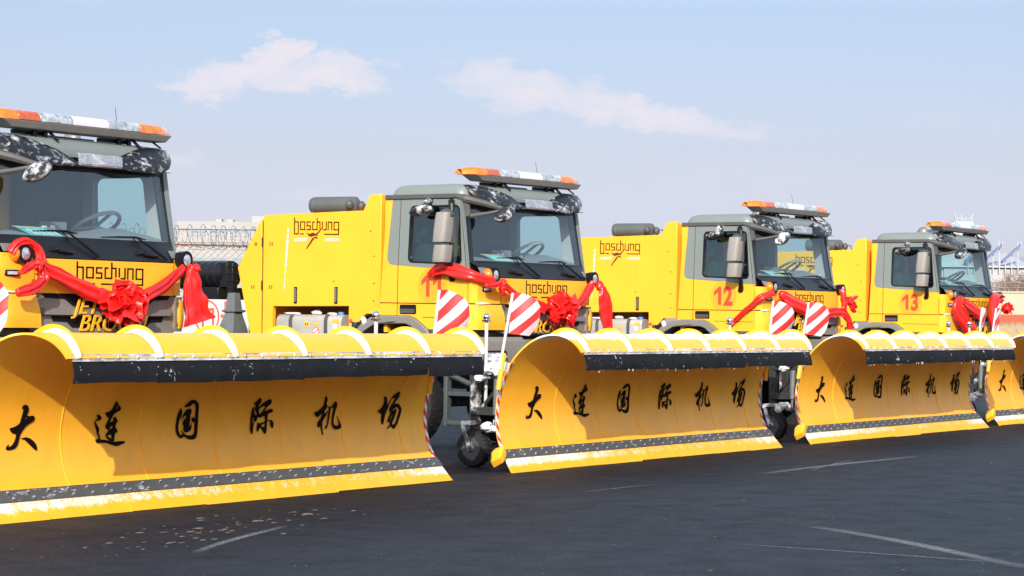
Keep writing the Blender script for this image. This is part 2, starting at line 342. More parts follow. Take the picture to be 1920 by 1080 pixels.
def text_mesh(txt, size, shear=0.0, bold=0.0, extr=0.0, xs=1.0):
    cu = bpy.data.curves.new('txt', 'FONT'); cu.body = txt; cu.size = size; cu.shear = shear; cu.offset = bold; cu.extrude = extr; cu.align_x = 'CENTER'
    o = bpy.data.objects.new('txt', cu); COL.objects.link(o); dg = bpy.context.evaluated_depsgraph_get(); dg.update()
    me = o.evaluated_get(dg).to_mesh(); vs = [(v.co.x * xs, v.co.y, v.co.z) for v in me.vertices]; fs = [tuple(p.vertices) for p in me.polygons]
    o.evaluated_get(dg).to_mesh_clear(); bpy.data.objects.remove(o); bpy.data.curves.remove(cu)
    return vs, fs
# ------------------------------------------------------------------ snow plough (local: x along the blade, -y is forward)
PF = [(.17, .17), (.215, .24), (.25, .33), (.275, .45), (.28, .55), (.27, .64), (.25, .73), (.215, .82), (.17, .91), (.11, 1.0), (.03, 1.09),
      (-.05, 1.155), (-.13, 1.195), (-.20, 1.203), (-.265, 1.185), (-.32, 1.148), (-.365, 1.095), (-.388, 1.05)]
XL = [-2.71, -2.70, -2.685, -2.66, -2.65, -2.645, -2.64, -2.64, -2.635, -2.63, -2.61, -2.58, -2.53, -2.46, -2.42, -2.38, -2.35, -2.33]
XR = [2.86, 2.86, 2.86, 2.86, 2.86, 2.86, 2.86, 2.86, 2.85, 2.82, 2.78, 2.74, 2.71, 2.69, 2.67, 2.66, 2.65, 2.645]
def dense(L, k=3):                                # Catmull-Rom refinement
    out = []
    for i in range(len(L) - 1):
        p0, p1, p2, p3 = L[max(i - 1, 0)], L[i], L[i + 1], L[min(i + 2, len(L) - 1)]
        for j in range(k):
            t = j / k
            out.append(tuple(.5 * (2 * b + (c - a) * t + (2 * a - 5 * b + 4 * c - d) * t * t + (3 * b - a - 3 * c + d) * t ** 3) for a, b, c, d in zip(p0, p1, p2, p3)))
    return out + [L[-1]]
PD = dense([(y, z, a, b) for (y, z), a, b in zip(PF, XL, XR)])
ND = []
for i, p in enumerate(PD):                        # outward normal of the back skin
    a, b = PD[max(i - 1, 0)], PD[min(i + 1, len(PD) - 1)]; d = Vector((0, b[0] - a[0], b[1] - a[1])).normalized(); ND.append(Vector((0, d.z, -d.y)))
S_ARC = [0.0]
for i in range(1, len(PD)): S_ARC.append(S_ARC[-1] + math.hypot(PD[i][0] - PD[i - 1][0], PD[i][1] - PD[i - 1][1]))
def prof_y(z): return interp(z, [p[1] for p in PF[:12]], [p[0] for p in PF[:12]])
CHARS = [[[[(-2.026,.707),(-2.034,.724),(-2.026,.736),(-2.012,.74),(-1.991,.737),(-1.973,.724),(-1.967,.711),(-1.968,.695),(-1.977,.676),(-1.976,.667),(-1.96,.662),(-1.934,.664),(-1.914,.665),(-1.898,.656),(-1.893,.642),(-1.899,.631),(-1.918,.622),(-1.943,.611),(-1.968,.598),(-1.988,.581),(-2.005,.561),(-2.017,.543),(-2.028,.523),(-2.034,.503),(-2.041,.485),(-2.051,.469),(-2.066,.456),(-2.09,.448),(-2.116,.445),(-2.142,.445),(-2.156,.449),(-2.158,.455),(-2.15,.469),(-2.137,.479),(-2.124,.483),(-2.133,.472),(-2.131,.466),(-2.118,.466),(-2.101,.474),(-2.085,.486),(-2.071,.504),(-2.062,.524),(-2.055,.546),(-2.07,.55),(-2.086,.552),(-2.102,.559),(-2.113,.569),(-2.123,.583),(-2.117,.589),(-2.092,.592),(-2.063,.6),(-2.042,.61),(-2.03,.619),(-2.024,.643),(-2.02,.671),(-2.015,.696),(-2.015,.715),(-2.023,.713)],[(-1.984,.649),(-1.977,.658),(-1.966,.654),(-1.965,.646),(-1.984,.642)]],[[(-2.018,.517),(-1.988,.521),(-1.965,.524),(-1.936,.518),(-1.903,.503),(-1.877,.483),(-1.863,.462),(-1.859,.444),(-1.864,.435),(-1.873,.434),(-1.887,.44),(-1.917,.464),(-1.95,.488),(-1.976,.507),(-1.995,.514)]]],[[[(-1.281,.485),(-1.252,.484),(-1.238,.495),(-1.233,.488),(-1.224,.48),(-1.199,.481),(-1.163,.475),(-1.127,.467),(-1.084,.461),(-1.018,.463),(-.978,.463),(-.966,.453),(-.977,.445),(-1.01,.44),(-1.034,.433),(-1.06,.429),(-1.091,.436),(-1.129,.447),(-1.164,.456),(-1.2,.458),(-1.235,.459),(-1.258,.456),(-1.271,.468)]],[[(-1.272,.655),(-1.252,.652),(-1.23,.642),(-1.221,.63),(-1.226,.618),(-1.245,.611),(-1.268,.61),(-1.282,.605),(-1.274,.593),(-1.254,.576),(-1.237,.559),(-1.236,.54),(-1.243,.53),(-1.237,.516),(-1.228,.494),(-1.226,.483),(-1.238,.483),(-1.242,.497),(-1.253,.517),(-1.261,.533),(-1.267,.552),(-1.28,.574),(-1.288,.591),(-1.289,.605),(-1.277,.616),(-1.265,.626),(-1.263,.635),(-1.272,.645)]],[[(-1.099,.745),(-1.084,.734),(-1.071,.717),(-1.047,.704),(-1.034,.691),(-1.038,.678),(-1.059,.669),(-1.083,.663),(-1.101,.65),(-1.111,.634),(-1.123,.615),(-1.129,.597),(-1.106,.6),(-1.096,.604),(-1.099,.626),(-1.086,.633),(-1.069,.628),(-1.063,.615),(-1.045,.606),(-1.061,.591),(-1.068,.572),(-1.07,.557),(-1.05,.549),(-1.043,.536),(-1.051,.523),(-1.073,.518),(-1.079,.492),(-1.084,.462),(-1.127,.468),(-1.141,.477),(-1.159,.492),(-1.169,.507),(-1.161,.521),(-1.143,.532),(-1.135,.545),(-1.153,.549),(-1.169,.559),(-1.174,.573),(-1.166,.59),(-1.153,.608),(-1.142,.63),(-1.154,.63),(-1.17,.64),(-1.194,.662),(-1.181,.667),(-1.153,.671),(-1.131,.681),(-1.118,.698),(-1.107,.725)],[(-1.08,.714),(-1.063,.697),(-1.068,.69),(-1.087,.687),(-1.082,.7)],[(-1.095,.576),(-1.097,.561),(-1.114,.552),(-1.126,.549),(-1.132,.555),(-1.119,.565)],[(-1.107,.513),(-1.109,.483),(-1.126,.488),(-1.144,.499),(-1.151,.507),(-1.133,.51)]]],[[[(-.339,.677),(-.334,.69),(-.321,.703),(-.298,.718),(-.275,.729),(-.254,.733),(-.228,.73),(-.2,.717),(-.18,.7),(-.171,.675),(-.166,.637),(-.16,.58),(-.161,.524),(-.167,.487),(-.178,.461),(-.2,.447),(-.231,.444),(-.263,.447),(-.291,.458),(-.317,.472),(-.332,.467),(-.347,.457),(-.359,.458),(-.382,.47),(-.399,.487),(-.409,.51),(-.41,.536),(-.408,.573),(-.403,.61),(-.392,.647),(-.383,.667),(-.374,.676),(-.357,.657),(-.35,.638),(-.357,.616),(-.371,.594),(-.378,.572),(-.381,.55),(-.383,.524),(-.375,.501),(-.364,.486),(-.346,.48),(-.334,.487),(-.342,.504),(-.354,.517),(-.339,.508),(-.325,.498),(-.308,.486),(-.279,.478),(-.243,.476),(-.216,.481),(-.204,.496),(-.197,.525),(-.195,.582),(-.198,.649),(-.207,.683),(-.223,.705),(-.239,.709),(-.255,.7),(-.269,.689),(-.291,.682),(-.318,.683)]],[[(-.352,.584),(-.346,.605),(-.336,.63),(-.322,.649),(-.306,.663),(-.284,.67),(-.263,.669),(-.247,.658),(-.248,.639),(-.257,.617),(-.254,.595),(-.253,.572),(-.261,.55),(-.252,.542),(-.243,.549),(-.237,.568),(-.232,.56),(-.232,.53),(-.242,.512),(-.266,.503),(-.296,.496),(-.316,.503),(-.327,.52),(-.323,.535),(-.317,.544),(-.329,.552),(-.335,.571),(-.328,.585),(-.307,.6),(-.297,.611),(-.304,.618),(-.322,.619),(-.337,.604)]],[[(-.237,.601),(-.22,.608),(-.203,.597),(-.199,.574),(-.213,.567),(-.233,.577)]]],[[[(.473,.69),(.497,.695),(.517,.71),(.532,.726),(.55,.729),(.566,.719),(.567,.705),(.557,.688),(.545,.673),(.542,.653),(.584,.684),(.606,.695),(.64,.708),(.669,.719),(.691,.71),(.697,.693),(.692,.679),(.666,.668),(.65,.658),(.636,.641),(.626,.626),(.663,.635),(.7,.643),(.723,.642),(.734,.629),(.728,.615),(.699,.612),(.677,.609),(.673,.595),(.674,.572),(.673,.556),(.714,.561),(.739,.552),(.751,.538),(.753,.518),(.743,.499),(.733,.493),(.724,.505),(.702,.532),(.719,.535),(.713,.545),(.696,.551),(.671,.551),(.668,.517),(.664,.482),(.654,.461),(.647,.455),(.634,.46),(.616,.48),(.591,.506),(.582,.508),(.565,.485),(.553,.472),(.542,.486),(.546,.521),(.553,.544),(.564,.547),(.573,.535),(.599,.541),(.632,.545),(.65,.551),(.644,.572),(.637,.596),(.607,.585),(.576,.578),(.565,.582),(.561,.59),(.547,.575),(.536,.549),(.526,.552),(.515,.561),(.511,.545),(.504,.526),(.498,.499),(.49,.465),(.482,.456),(.471,.469),(.46,.493),(.465,.531),(.469,.57),(.468,.608),(.472,.643),(.48,.659),(.492,.66),(.496,.639),(.498,.623),(.518,.599),(.536,.603),(.537,.618),(.52,.623),(.511,.638),(.505,.658),(.511,.672),(.495,.68)],[(.555,.643),(.595,.667),(.634,.663),(.614,.638),(.592,.617),(.566,.604),(.559,.622)],[(.591,.519),(.625,.532),(.644,.539),(.64,.504),(.614,.511)],[(.497,.588),(.509,.574),(.507,.553),(.497,.542),(.487,.53),(.489,.554),(.492,.577)]]],[[[(1.393,.725),(1.407,.719),(1.422,.7),(1.422,.684),(1.416,.66),(1.437,.649),(1.437,.637),(1.425,.625),(1.407,.611),(1.404,.599),(1.412,.583),(1.446,.606),(1.456,.61),(1.445,.594),(1.428,.57),(1.411,.548),(1.393,.533),(1.383,.515),(1.382,.487),(1.386,.454),(1.388,.43),(1.388,.422),(1.381,.42),(1.373,.431),(1.368,.455),(1.363,.479),(1.361,.497),(1.349,.49),(1.331,.478),(1.322,.493),(1.321,.515),(1.337,.532),(1.359,.548),(1.373,.568),(1.379,.594),(1.357,.582),(1.332,.567),(1.316,.561),(1.301,.568),(1.285,.582),(1.266,.607),(1.284,.602),(1.308,.606),(1.336,.619),(1.362,.633),(1.383,.644),(1.387,.664),(1.391,.693),(1.387,.715)]],[[(1.455,.647),(1.472,.64),(1.486,.638),(1.51,.651),(1.523,.674),(1.535,.681),(1.552,.675),(1.57,.656),(1.568,.64),(1.556,.62),(1.55,.595),(1.543,.563),(1.536,.53),(1.533,.51),(1.548,.494),(1.576,.489),(1.601,.492),(1.608,.5),(1.599,.529),(1.589,.551),(1.577,.568),(1.592,.557),(1.61,.532),(1.629,.503),(1.645,.48),(1.635,.47),(1.61,.462),(1.574,.458),(1.546,.463),(1.526,.476),(1.514,.495),(1.511,.523),(1.515,.555),(1.519,.592),(1.525,.616),(1.527,.635),(1.505,.631),(1.485,.625),(1.483,.605),(1.482,.573),(1.474,.532),(1.464,.504),(1.449,.482),(1.429,.462),(1.422,.471),(1.425,.489),(1.443,.493),(1.451,.517),(1.458,.549),(1.46,.59),(1.462,.622)]]],[[[(2.207,.693),(2.207,.703),(2.22,.708),(2.242,.7),(2.258,.683),(2.259,.662),(2.276,.64),(2.287,.632),(2.305,.669),(2.325,.699),(2.356,.717),(2.388,.733),(2.408,.743),(2.426,.735),(2.43,.713),(2.422,.692),(2.402,.674),(2.382,.655),(2.374,.64),(2.404,.645),(2.436,.641),(2.466,.623),(2.489,.597),(2.489,.571),(2.48,.546),(2.463,.521),(2.443,.492),(2.423,.468),(2.398,.447),(2.376,.437),(2.359,.444),(2.335,.462),(2.303,.446),(2.266,.434),(2.285,.449),(2.313,.467),(2.327,.479),(2.318,.496),(2.3,.499),(2.285,.489),(2.293,.509),(2.309,.534),(2.328,.555),(2.336,.569),(2.319,.58),(2.31,.597),(2.316,.616),(2.336,.631),(2.355,.655),(2.373,.681),(2.388,.692),(2.36,.686),(2.328,.69),(2.31,.657),(2.298,.631),(2.284,.606),(2.268,.573),(2.26,.557),(2.25,.532),(2.24,.507),(2.227,.482),(2.216,.474),(2.205,.487),(2.197,.506),(2.203,.533),(2.21,.562),(2.183,.569),(2.162,.58),(2.144,.591),(2.166,.597),(2.193,.613),(2.219,.633),(2.226,.658),(2.223,.68)],[(2.355,.592),(2.376,.6),(2.4,.614),(2.43,.613),(2.451,.594),(2.45,.568),(2.437,.53),(2.417,.497),(2.393,.477),(2.37,.471),(2.351,.478),(2.367,.499),(2.392,.528),(2.41,.557),(2.417,.59),(2.402,.602),(2.387,.6),(2.378,.588),(2.361,.585)],[(2.324,.513),(2.351,.546),(2.367,.566),(2.376,.577),(2.362,.541),(2.342,.516),(2.328,.506)],[(2.25,.578),(2.257,.599),(2.271,.617),(2.269,.607),(2.258,.584)]]]]
RIBX = [-2.21 + .816 * k for k in range(7)]
def make_plough(label, snow, flagyaw=(0, 0), worn=0):
    t = thing('snow_plough', label, 'snow plough', group='yellow snow ploughs in a row')
    NC = 25; n = len(PD)
    mb = MB(); P = []; UV = []
    rnd = random.Random(worn + 3)
    for i, (y, z, a, b) in enumerate(PD):
        row = []; uvr = []
        for c in range(NC):
            u = c / (NC - 1); x = lerp(a, b, u)
            w = 0.0045 * noise.noise(Vector((x * 1.6, S_ARC[i] * 2.2, worn * 3.1))) + 0.0025 * noise.noise(Vector((x * 5, S_ARC[i] * 5, worn * 3.1)))
            if i in (0, n - 1): w *= .3
            row.append((x, y + ND[i].y * w, z + ND[i].z * w)); uvr.append((u, S_ARC[i] / S_ARC[-1]))
        P.append(row); UV.append(uvr)
    k0 = 30
    mb.grid(P[:k0 + 1], uv=UV[:k0 + 1], thick=lambda r, c: ND[r] * .014)
    mb.build('moldboard', 'blade', t, ang=45)
    mb = MB()
    for x in [-1.62 + .816 * k_ for k_ in range(6)]:
        rows = [[(x + .05 * math.sin(i * .11 + x) * .2 + dx, PD[i][0] - ND[i].y * .0052, PD[i][1] - ND[i].z * .0052) for dx in (-.0028, .0028)] for i in range(1, k0 + 1)]
        mb.grid(rows, thick=lambda r, c: ND[r] * .006); mb.cut()
    build_each(mb, 'weld_seam', 'blade', t)
    mb = MB(); uv2 = [[(u, (v - UV[k0][0][1]) / (1 - UV[k0][0][1])) for u, v in r] for r in UV[k0:]]
    mb.grid(P[k0:], uv=uv2, thick=lambda r, c: ND[r + k0] * .014)
    mb.build('curled_top', 'curl_snow' if snow else 'yellow', t, ang=45)
    # ribs over the curl with their white faces
    i0 = 24
    for x in RIBX:
        prev = None; rb = MB(); wb = MB()
        for i in range(i0, n):
            f = (i - i0) / (n - 1 - i0); h = .062 * math.sin(math.pi * min(1, .12 + f * .9)) ** .6 * (1 - .45 * f) + .012
            y, z = PD[i][0], PD[i][1]; N = ND[i]
            q = [(x + dx, y + N.y * (.012 + hh), z + N.z * (.012 + hh)) for dx, hh in ((-.007, 0), (-.007, h), (.007, h), (.007, 0))]
            w0 = .008 + .032 * max(0, math.sin(math.pi * min(1, max(0, (f - .22) / .86)))) ** .7
            wq = [(x - .007 - dx, y + N.y * (.013 + hh), z + N.z * (.013 + hh)) for dx, hh in ((.004, 0), (.004, min(h * .72, w0 * 1.3)), (.0, min(h * .74, w0 * 1.3)), (.0, 0))]
            # white film also lies on the sheet beside the rib
            wl = [(x - .008 - w0 * 1.5, y + N.y * .0145, z + N.z * .0145), (x - .008 - w0 * .5, y + N.y * .020, z + N.z * .020), (x - .008, y + N.y * (.016 + w0 * .7), z + N.z * (.016 + w0 * .7))]
            if prev:
                rb.hexa(prev[0], q)
                if f > .36: wb.add(prev[1] + wl, [(0, 1, 4, 3), (1, 2, 5, 4)])
            prev = (q, wl)
        r_ = rb.build('rib', 'yellow', t, ang=25); wb.build('rib_snow', 'snow', r_, recalc=False)
    # cutting edge of seven bolted-on plates
    mb = MB(); sb = MB(); bb = MB(); K = 7
    for k in range(K):
        u0, u1 = k / K, (k + 1) / K; g = .0022; dz = rnd.uniform(-.006, .006); dy = rnd.uniform(-.004, .004)
        rows = []; uvs = []
        for v in (0, .25, .5, .75, 1):
            a, b = lerp(-2.844, -2.73, v), lerp(2.844, 2.86, v)
            r = []; uu = []
            for j in range(7):
                u = lerp(u0, u1, j / 6); x = lerp(a, b, u) + (g if j == 0 else -g if j == 6 else 0)
                r.append((x, .17 * v - .012 + dy * (1 - v), .172 * v + .004 + dz * (1 - v))); uu.append((u, v))
            rows.append(r); uvs.append(uu)
        mb.grid(rows, uv=uvs, thick=Vector((0, .020, -.014))); mb.cut()
        rows = []
        for v in (.66, .8, .93, 1.06):
            a, b = lerp(-2.844, -2.73, v), lerp(2.844, 2.86, v)
            rows.append([(lerp(a, b, lerp(u0, u1, j / 4)) + (g * .8 if j == 0 else -g * .8 if j == 4 else 0), .17 * v - .020, .172 * v + .012) for j in range(5)])
        sb.grid(rows, thick=Vector((0, .014, -.010)))
    for j in range(29):
        for v, o in ((.94, 0), (.735, .1)):
            x = lerp(-2.74, 2.82, (j + .4 + o) / 29); sb.ball((x, .17 * v - .024, .172 * v + .016), (.0135, .010, .0135), 8, 5, mi=1)
    build_each(mb, 'cutting_edge', 'edge', t, ang=30); sb.build('wear_strip', ['strip', 'chrome'], t)
    # clamp bar and rubber flap along the lip
    mb = MB(); mb.hexa([(-2.27, -.401, 1.036), (2.645, -.401, 1.036), (2.645, -.384, 1.036), (-2.27, -.384, 1.036)], [(-2.29, -.391, 1.083), (2.635, -.391, 1.083), (2.635, -.375, 1.083), (-2.29, -.375, 1.083)])
    for j in range(26): mb.ball((-2.22 + j * .193, -.400, 1.062), (.013, .008, .013), 8, 5)
    mb.build('clamp_bar', 'lip', t)
    mb = MB(); K = 6; xs = [-2.265 + j * (2.66 + 2.265) / K for j in range(K + 1)]
    for k in range(K):
        rows = []; tw = [rnd.uniform(-.014, .014) for _ in range(3)]; dz = rnd.uniform(-.008, .006)
        for v in (0, .2, .4, .6, .8, 1):
            r = []
            for j in range(9):
                q = j / 8; x = lerp(xs[k] + .003, xs[k + 1] - .003, q)
                y = -.388 - .032 * math.sin(v * 1.9) + v * v * (tw[0] * (1 - q) + tw[1] * q) - .006 * v * math.sin(q * math.pi) * (1 + tw[2] * 60)
                r.append((x - .02 * v * (1 if k == 0 else .2) + .015 * v * (k == K - 1), y, 1.046 - .152 * v + dz * v + .003 * math.sin(x * 9 + k) * v))
            rows.append(r)
        mb.grid(rows, thick=Vector((0, .012, 0))); mb.cut()
    build_each(mb, 'rubber_flap', 'flap', t, ang=40)
    if snow or worn == 1:
        mb = MB()
        for j in range(26 if snow else 5):
            x = rnd.uniform(-2.25, 2.6); l = rnd.uniform(.012, .035); mb.tube([(x, -.412, .90), (x + .004, -.412, .90 - l)], [.006, .001], 5)
        mb.build('icicles', 'snow', t)
    # striped end tapes
    for side, XX in ((0, 2), (1, 3)):
        mb = MB(); rows = []; uvs = []
        for i in range(0, 34):
            y, z, a, b = PD[i]; x = (a, b)[side]; N = ND[i]; sg = 1 if side == 0 else -1
            if z > .98: break
            rows.append([(x - sg * .012, y - N.y * .007, z - N.z * .007), (x + sg * .026, y - N.y * .007, z - N.z * .007)]); uvs.append([(0, S_ARC[i]), (sg * .05, S_ARC[i])])
        mb.grid(rows, uv=uvs, thick=lambda r, c: ND[r] * .004); mb.build('end_tape', 'tape', t)
    # lettering painted along the blade
    mb = MB()
    for ch in CHARS:
        for loops in ch:
            mb.plate([smooth_loop(l, 1) for l in loops], lambda u, v, w: (u, prof_y(v) - .0075 - w * 1.0, v), .003)
        mb.cut()
    build_each(mb, 'lettering', 'ink', t, smooth=False)
    # bump shoes on the lower corners
    for sx, xx in ((-1, -2.80), (1, 2.92)):
        mb = MB(); c = Vector((xx + sx * .06, .13, .14)); L = []
        for d, r in ((-.075, .045), (-.055, .07), (.05, .078), (.075, .05)):
            L.append([(c.x + r * math.cos(R(60 * k + 20)) * .85, c.y + d * .8, c.z + r * 1.15 * math.sin(R(60 * k + 20)) - d * .35) for k in range(6)])
        if sx < 0: mb.loft(L).build('corner_bumper', 'yellow_worn', t, bevel=.008)
    # back frame, uprights, push arms
    mb = MB(); mb.box(-2.3, 2.3, .335, .43, .42, .54); mb.box(-2.3, 2.3, .27, .36, .86, .96)
    for x in RIBX[1:]:
        if abs(x) < 2.7: mb.hexa([(x - .012, .310, .26), (x + .012, .310, .26), (x + .012, .42, .3), (x - .012, .42, .3)], [(x - .012, .302, .84), (x + .012, .302, .84), (x + .012, .36, .9), (x - .012, .36, .9)])
    for x in (-.55, .55): mb.tube([(x * 1.5, .42, .48), (x * .9, 1.15, .52)], .055, 8)
    mb.box(-.6, .6, 1.08, 1.2, .36, .86); mb.tube([(0, .33, .92), (0, 1.1, .78)], .045, 8)
    mb.build('back_frame', 'dark', t, bevel=.006)
    for sx in (-1, 1):
        x = sx * 2.22
        mb = MB(); mb.box(x - .035, x + .035, .72, .80, .30, 1.13); mb.box(x - .06, x + .06, .40, .78, .47, .54); mb.box(x - .05, x + .05, .36, .74, .80, .86)
        mb.tube([(x, .76, .46), (x + .0, .44, .82)], .02, 6); mb.tube([(x + sx * .08, .76, .62), (x - sx * .02, .74, .70), (x - sx * .09, .74, .9)], .012, 6)
        mb.build('support_post', 'dark', t, bevel=.005)
        # hydraulic ram
        mb = MB(); mb.cyl((x - .14, .45, .80), (x - .17, .44, .48), .034, n=12); mb.cyl((x - .17, .44, .48), (x - .18, .44, .36), .016, n=10); mb.build('hydraulic_ram', 'steel', t)
        mb = MB()
        for j in range(9): mb.ball((x - .10 + rnd.uniform(-.10, .07), .50 + rnd.uniform(-.08, .14), .37 + rnd.uniform(-.03, .05)), (rnd.uniform(.03, .06), .05, rnd.uniform(.02, .045)), 8, 6, jit=.5)
        mb.cut()
        for j in range(10): mb.ball((x - .06 + rnd.uniform(-.09, .06), .50 + rnd.uniform(-.08, .16), .82 + rnd.uniform(-.03, .10)), (rnd.uniform(.02, .05), .05, rnd.uniform(.02, .045)), 8, 6, jit=.5)
        mb.cut(); build_each(mb, 'snow_lump', 'snow', t)
        # castor wheel
        cx, cy, cz, r = sx * 2.30 - .04, .70, .172, .168
        mb = MB(); pr = [(-.06, .10), (-.062, .135), (-.05, .158), (-.03, r), (.03, r), (.05, .158), (.062, .135), (.06, .10)]
        mb.lathe((cx, cy, cz), (1, 0, 0), pr, 32, cap=False)
        for k in range(24):
            q = 2 * math.pi * k / 24; d = Vector((0, math.cos(q), math.sin(q)))
            for ss in (-1, 1): mb.tube([Vector((cx + ss * .058, cy, cz)) + d * .150, Vector((cx + ss * .012, cy, cz)) + d * (r + .004)], .008, 5)
        w = mb.build('castor_wheel', 'rubber', t)
        mb = MB(); mb.lathe((cx, cy, cz), (1, 0, 0), [(-.066, .0), (-.066, .03), (-.055, .05), (-.045, .07), (-.064, .095), (-.061, .112), (.061, .112), (.05, .07), (.06, .04), (.06, .0)], 24); mb.cyl((cx - .085, cy, cz), (cx + .085, cy, cz), .022, n=10); mb.build('rim', 'hydraulic', w)
        mb = MB(); mb.hexa([(cx - .085, cy - .018, cz - .02), (cx - .072, cy - .018, cz - .02), (cx - .072, cy + .018, cz - .02), (cx - .085, cy + .018, cz - .02)], [(cx - .085, cy + .06, .40), (cx - .072, cy + .06, .40), (cx - .072, cy + .10, .40), (cx - .085, cy + .10, .40)])
        mb.hexa([(cx + .072, cy - .03, cz - .02), (cx + .085, cy - .03, cz - .02), (cx + .085, cy + .03, cz - .02), (cx + .072, cy + .03, cz - .02)], [(cx + .072, cy, .40), (cx + .085, cy, .40), (cx + .085, cy + .07, .40), (cx + .072, cy + .07, .40)])
        mb.box(cx - .086, cx + .086, cy - .01, cy + .09, .385, .42); mb.build('castor_fork', 'steel_snow', t)
        # slim marker lamp on a post
        yy = .70 if sx < 0 else .30; px = sx * 2.15
        mb = MB(); mb.tube([(px, yy, .5), (px, yy, 1.335)], .016, 8, 0); mb.build('lamp_post', 'white', t)
        mb = MB(); mb.box(px - .03, px + .03, yy - .03, yy + .03, 1.318, 1.335); mb.ball((px, yy, 1.362), (.034, .034, .034), 14, 9); mb.build('marker_lamp', 'chrome', t)
        # striped marker flag on its pole
        fx, fy = (-2.60, .158) if sx < 0 else (2.70, .05); lean = (.15 if sx < 0 else .05)
        mb = MB(); mb.tube([(fx - lean * .75, fy + .06, .90), (fx, fy, 1.575)], .013, 8, 0); mb.tube([(fx - lean * .8, fy + .065, .72), (fx - lean * .52, fy + .04, 1.04)], .024, 8, 1)
        pole = mb.build('flag_pole', ['white', 'yellow'], t)
        ya = R((-38 if sx < 0 else -30) + flagyaw[0 if sx < 0 else 1]); du = Vector((math.cos(ya), math.sin(ya), 0)); dn = Vector((-math.sin(ya), math.cos(ya), 0))
        rows = []; uvs = []; NR, NCf = 15, 13
        for i in range(NR):
            v = i / (NR - 1); wmax = interp(v, [0, .12, .35, .6, .8, 1], [.10, .20, .275, .285, .275, .215])
            r = []; uu = []
            for j in range(NCf):
                u = j / (NCf - 1); s = u * wmax
                z = 1.57 - .355 * v - .02 * u * v + .03 * u * (1 - v) - .10 * u * u * (.25 - v) * (1 if v < .25 else 0)
                px_ = Vector((fx - lean * .4 * (v * .5), fy + .02 * v, z)) + du * s + dn * (.035 * math.sin(s * 16 + v * 2.5 + worn) * u + .02 * math.sin(v * 7 + worn) * u)
                r.append(px_); uu.append((s * 1.3, .355 * v + .1 * s))
            rows.append(r); uvs.append([(a, -b) for a, b in uu])
        mb = MB(); mb.grid(rows, uv=uvs); mb.build('marker_flag', 'flag', pole, ang=180)
    return t
PL = [((13.370, 11.275), 2.694, 'yellow snow plough with a clean curled top free of snow, before the nearest truck', 0, (-36, 0)),
      ((20.2825, 11.784), 3.051, 'yellow snow plough with a snowy curl in front of truck 11', 1, (0, -2)),
      ((26.790, 12.131), 2.768, 'yellow snow plough with a snowy curl in front of truck 12', 1, (-2, 40)),
      ((33.246, 12.563), 2.810, 'yellow snow plough in front of truck 13 and beyond, with no truck of its own', 1, (40, 0))]
for k, ((x, y), a, lab, sn, fy) in enumerate(PL):
    p = make_plough(lab, sn, fy, k); p.location = (x, y, 0); p.rotation_euler = (0, 0, R(a))
# ------------------------------------------------------------------ snow truck (local: x across, right side at -1.21, -y is forward)
XS = 1.21; XRT = .95
def xside(z): return interp(z, [1.2, 1.85, 2.56], [1.21, 1.21, 1.165])
def gx(x, z): a = abs(x + .06); return gy(z) + (0 if a < .72 else .55 * (a - .72) ** 2)
def gy(z): return interp(z, [1.2, 1.76, 1.90, 2.47, 2.6], [0.0, 0.0, .095, .195, .20])
CORN = [(-1.21, .10), (-1.208, .065), (-1.19, .035), (-1.15, .018), (-1.08, .010), (-.95, .006), (-.77, .003), (-.4, 0), (0, -.003), (.4, 0), (.70, .003), (.80, .008), (.87, .018), (.915, .035), (.94, .065), (.95, .10)]
def front(x, z, w=0.0): return (x, interp(x, [c[0] for c in CORN], [c[1] for c in CORN]) + gy(z) - w, z)
def fpatch(mb, x0, x1, z0, z1, nx=10, nz=3, w=0.0, t=.012, mi=0):
    f0 = x0 if callable(x0) else (lambda z: x0); f1 = x1 if callable(x1) else (lambda z: x1)
    rows = []
    for i in range(nz):
        z = lerp(z0, z1, i / (nz - 1)); rows.append([front(lerp(f0(z), f1(z), j / (nx - 1)), z, w) for j in range(nx)])
    mb.grid(rows, mi=mi, thick=Vector((0, t, 0)))
def side(u, v, w): return (-(xside(v) + w), u, v)              # right flank: u = y, v = z
def sideL(u, v, w): return (interp(v, [1.2, 1.85, 2.56], [.95, .95, .925]) + w, u, v)
def bodyside(u, v, w): return (-(1.06 + w), u, v)
# block lettering on an integer grid: strokes (x0,y0,x1,y1)
def block_logo(full=True):
    q = []; tk = .055; th = .085
    def V(x, y0, y1): q.append((x, y0, x + tk, y1))
    def Hh(x0, x1, y): q.append((x0, y, x1, y + th))
    top, bas, low, asc = .70, .0, -.36, 1.0
    V(0, low, asc); V(.235, low, top); Hh(0, .29, top - th); Hh(0, .29, low)                 # b
    V(.38, bas, top); V(.64, bas, top); Hh(.38, .695, top - th); Hh(.38, .695, bas)          # o
    Hh(.78, 1.04, top - th); V(.78, .30, top); Hh(.78, 1.04, .30); V(.985, bas, .36); Hh(.78, 1.04, bas)   # s
    V(1.13, bas, top); Hh(1.13, 1.29, top - th); Hh(1.13, 1.44, bas)                         # c
    V(1.40, bas, asc); Hh(1.40, 1.63, top - th); V(1.575, bas + .1, top)                     # h
    V(1.72, bas + .12, top); V(1.96, bas, top); Hh(1.80, 2.0, bas)                           # u
    V(2.08, bas, top); V(2.30, bas, top); Hh(2.08, 2.355, top - th)                          # n
    V(2.44, bas, top); V(2.72, low, top); Hh(2.44, 2.775, top - th); Hh(2.44, 2.775, bas)    # g
    Hh(.38, .62, low); Hh(1.86, 2.775, low)
    if not full: q[-2] = (.38, low, .74, low + th); q[-1] = (1.0, low, 2.775, low + th)
    return q
